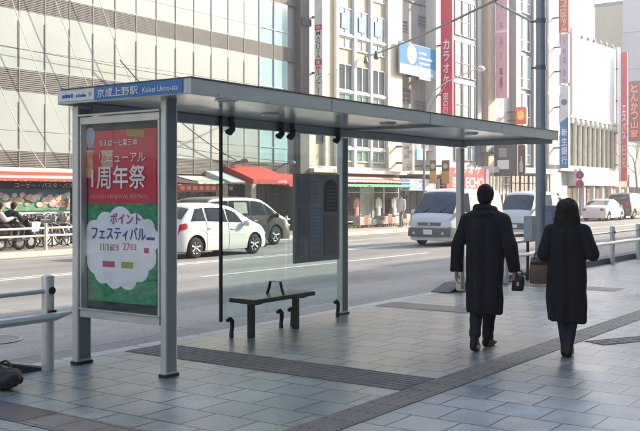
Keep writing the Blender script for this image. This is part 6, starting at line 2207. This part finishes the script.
b = MB(); b.tube([(bo[0] - .01, bo[1] - .12, .186), (bo[0] - .01, bo[1], .194), (bo[0] - .01, bo[1] + .12, .186)], .006, 6); b.build('zip', M_ALLOY, t, smooth=True)

# -------- pedestrians on the far pavement
def walker(label, u, v, rot, coat, legs, hair, h=1.0):
    t = thing('person', label, 'person', u, v, 0, rot, 'pedestrians on the far pavement', local=True)
    b = MB(); head(b, (.02, 0, 1.56 * h), (1, 0, 0), neck=(-.01, 0, 1.38 * h))
    b.cap((0, .12, 1.30 * h), .06, (0, -.12, 1.30 * h), .06); b.cap((0, 0, 1.25 * h), .11, (0, 0, .95 * h), .11)
    for s in (1, -1):
        b.cap((0, .19 * s, 1.30 * h), .05, (-.03 * s, .24 * s, 1.05 * h), .04); b.cap((-.03 * s, .24 * s, 1.05 * h), .04, (.06 * s, .25 * s, .80 * h), .027)
        hand(b, (.06 * s, .25 * s, .80 * h), (.1, 0, -1), -s, (0, -s, 0), .5)
        b.cap((0, .08 * s, .88 * h), .085, (.12 * s, .08 * s, .48 * h), .055); b.cap((.12 * s, .08 * s, .48 * h), .055, (.16 * s - .05, .08 * s, .08), .037); b.cap((.16 * s - .05, .08 * s, .06), .034, (.16 * s + .12, .08 * s, .04), .03)
    remesh(b, 'body', M_SKIN, t, .011, 3)
    b = MB(); b.ball((.0, 0, 1.59 * h), .108, .093, .105, 14, 10); b.ball((-.035, 0, 1.53 * h), .075, .082, .08)
    remesh(b, 'hair', hair, t, .011, 2)
    b = MB(); b.cap((0, .13, 1.30 * h), .10, (0, -.13, 1.30 * h), .10); b.loft([er(.70 * h, .20, .15), er(1.0 * h, .185, .135), er(1.25 * h, .19, .13), er(1.38 * h, .12, .10)])
    for s in (1, -1):
        b.cap((0, .19 * s, 1.31 * h), .078, (-.03 * s, .24 * s, 1.05 * h), .062); b.cap((-.03 * s, .24 * s, 1.05 * h), .062, (.05 * s, .25 * s, .84 * h), .05)
    remesh(b, 'jacket', coat, t, .013, 3)
    b = MB()
    for s in (1, -1):
        b.cap((0, .08 * s, .88 * h), .10, (.12 * s, .08 * s, .48 * h), .075); b.cap((.12 * s, .08 * s, .48 * h), .075, (.16 * s - .05, .08 * s, .12), .06)
    remesh(b, 'trousers', legs, t, .013, 3)
    b = MB()
    for s in (1, -1):
        b.cap((.16 * s - .08, .08 * s, .042), .041, (.16 * s + .13, .08 * s, .038), .036)
    remesh(b, 'shoes', M_SHOE, t, .011, 2)
walker('pedestrian in a red jacket on the far pavement, left of the woman in black', fx(557.5, 23.2), 23.2, 0.1, flat('red_cloth', (.36, .06, .05), .8), M_TROU, M_HAIRM)
walker('pedestrian in a cream jacket walking in front of the white hall', fx(607, 23.4), 23.4, pi, flat('cream_cloth', (.5, .44, .34), .8), M_TROU, M_HAIRM, .95)
walker('pedestrian in white beside the clothes shop left of the first white van', fx(401, 23.6), 23.6, pi - .2, flat('white_cloth', (.62, .60, .56), .8), flat('grey_cloth', (.2, .2, .22), .8), M_HAIRM)
# ------------------------------------------------------------------ air
hm = bpy.data.materials.new('haze_air')
hm.use_nodes = True
hn = hm.node_tree
hn.nodes.remove(hn.nodes['Principled BSDF'])
pvn = hn.nodes.new('ShaderNodeVolumePrincipled')
pvn.inputs['Color'].default_value = (.92, .93, .94, 1)
pvn.inputs['Density'].default_value = 0.0014
pvn.inputs['Anisotropy'].default_value = 0.35
hn.links.new(pvn.outputs[0], hn.nodes['Material Output'].inputs['Volume'])
b = MB(); b.box(-700, 1600, -700, 700, -1.4, 47)
hz_ = b.build('haze', hm)
hz_['kind'] = 'stuff'
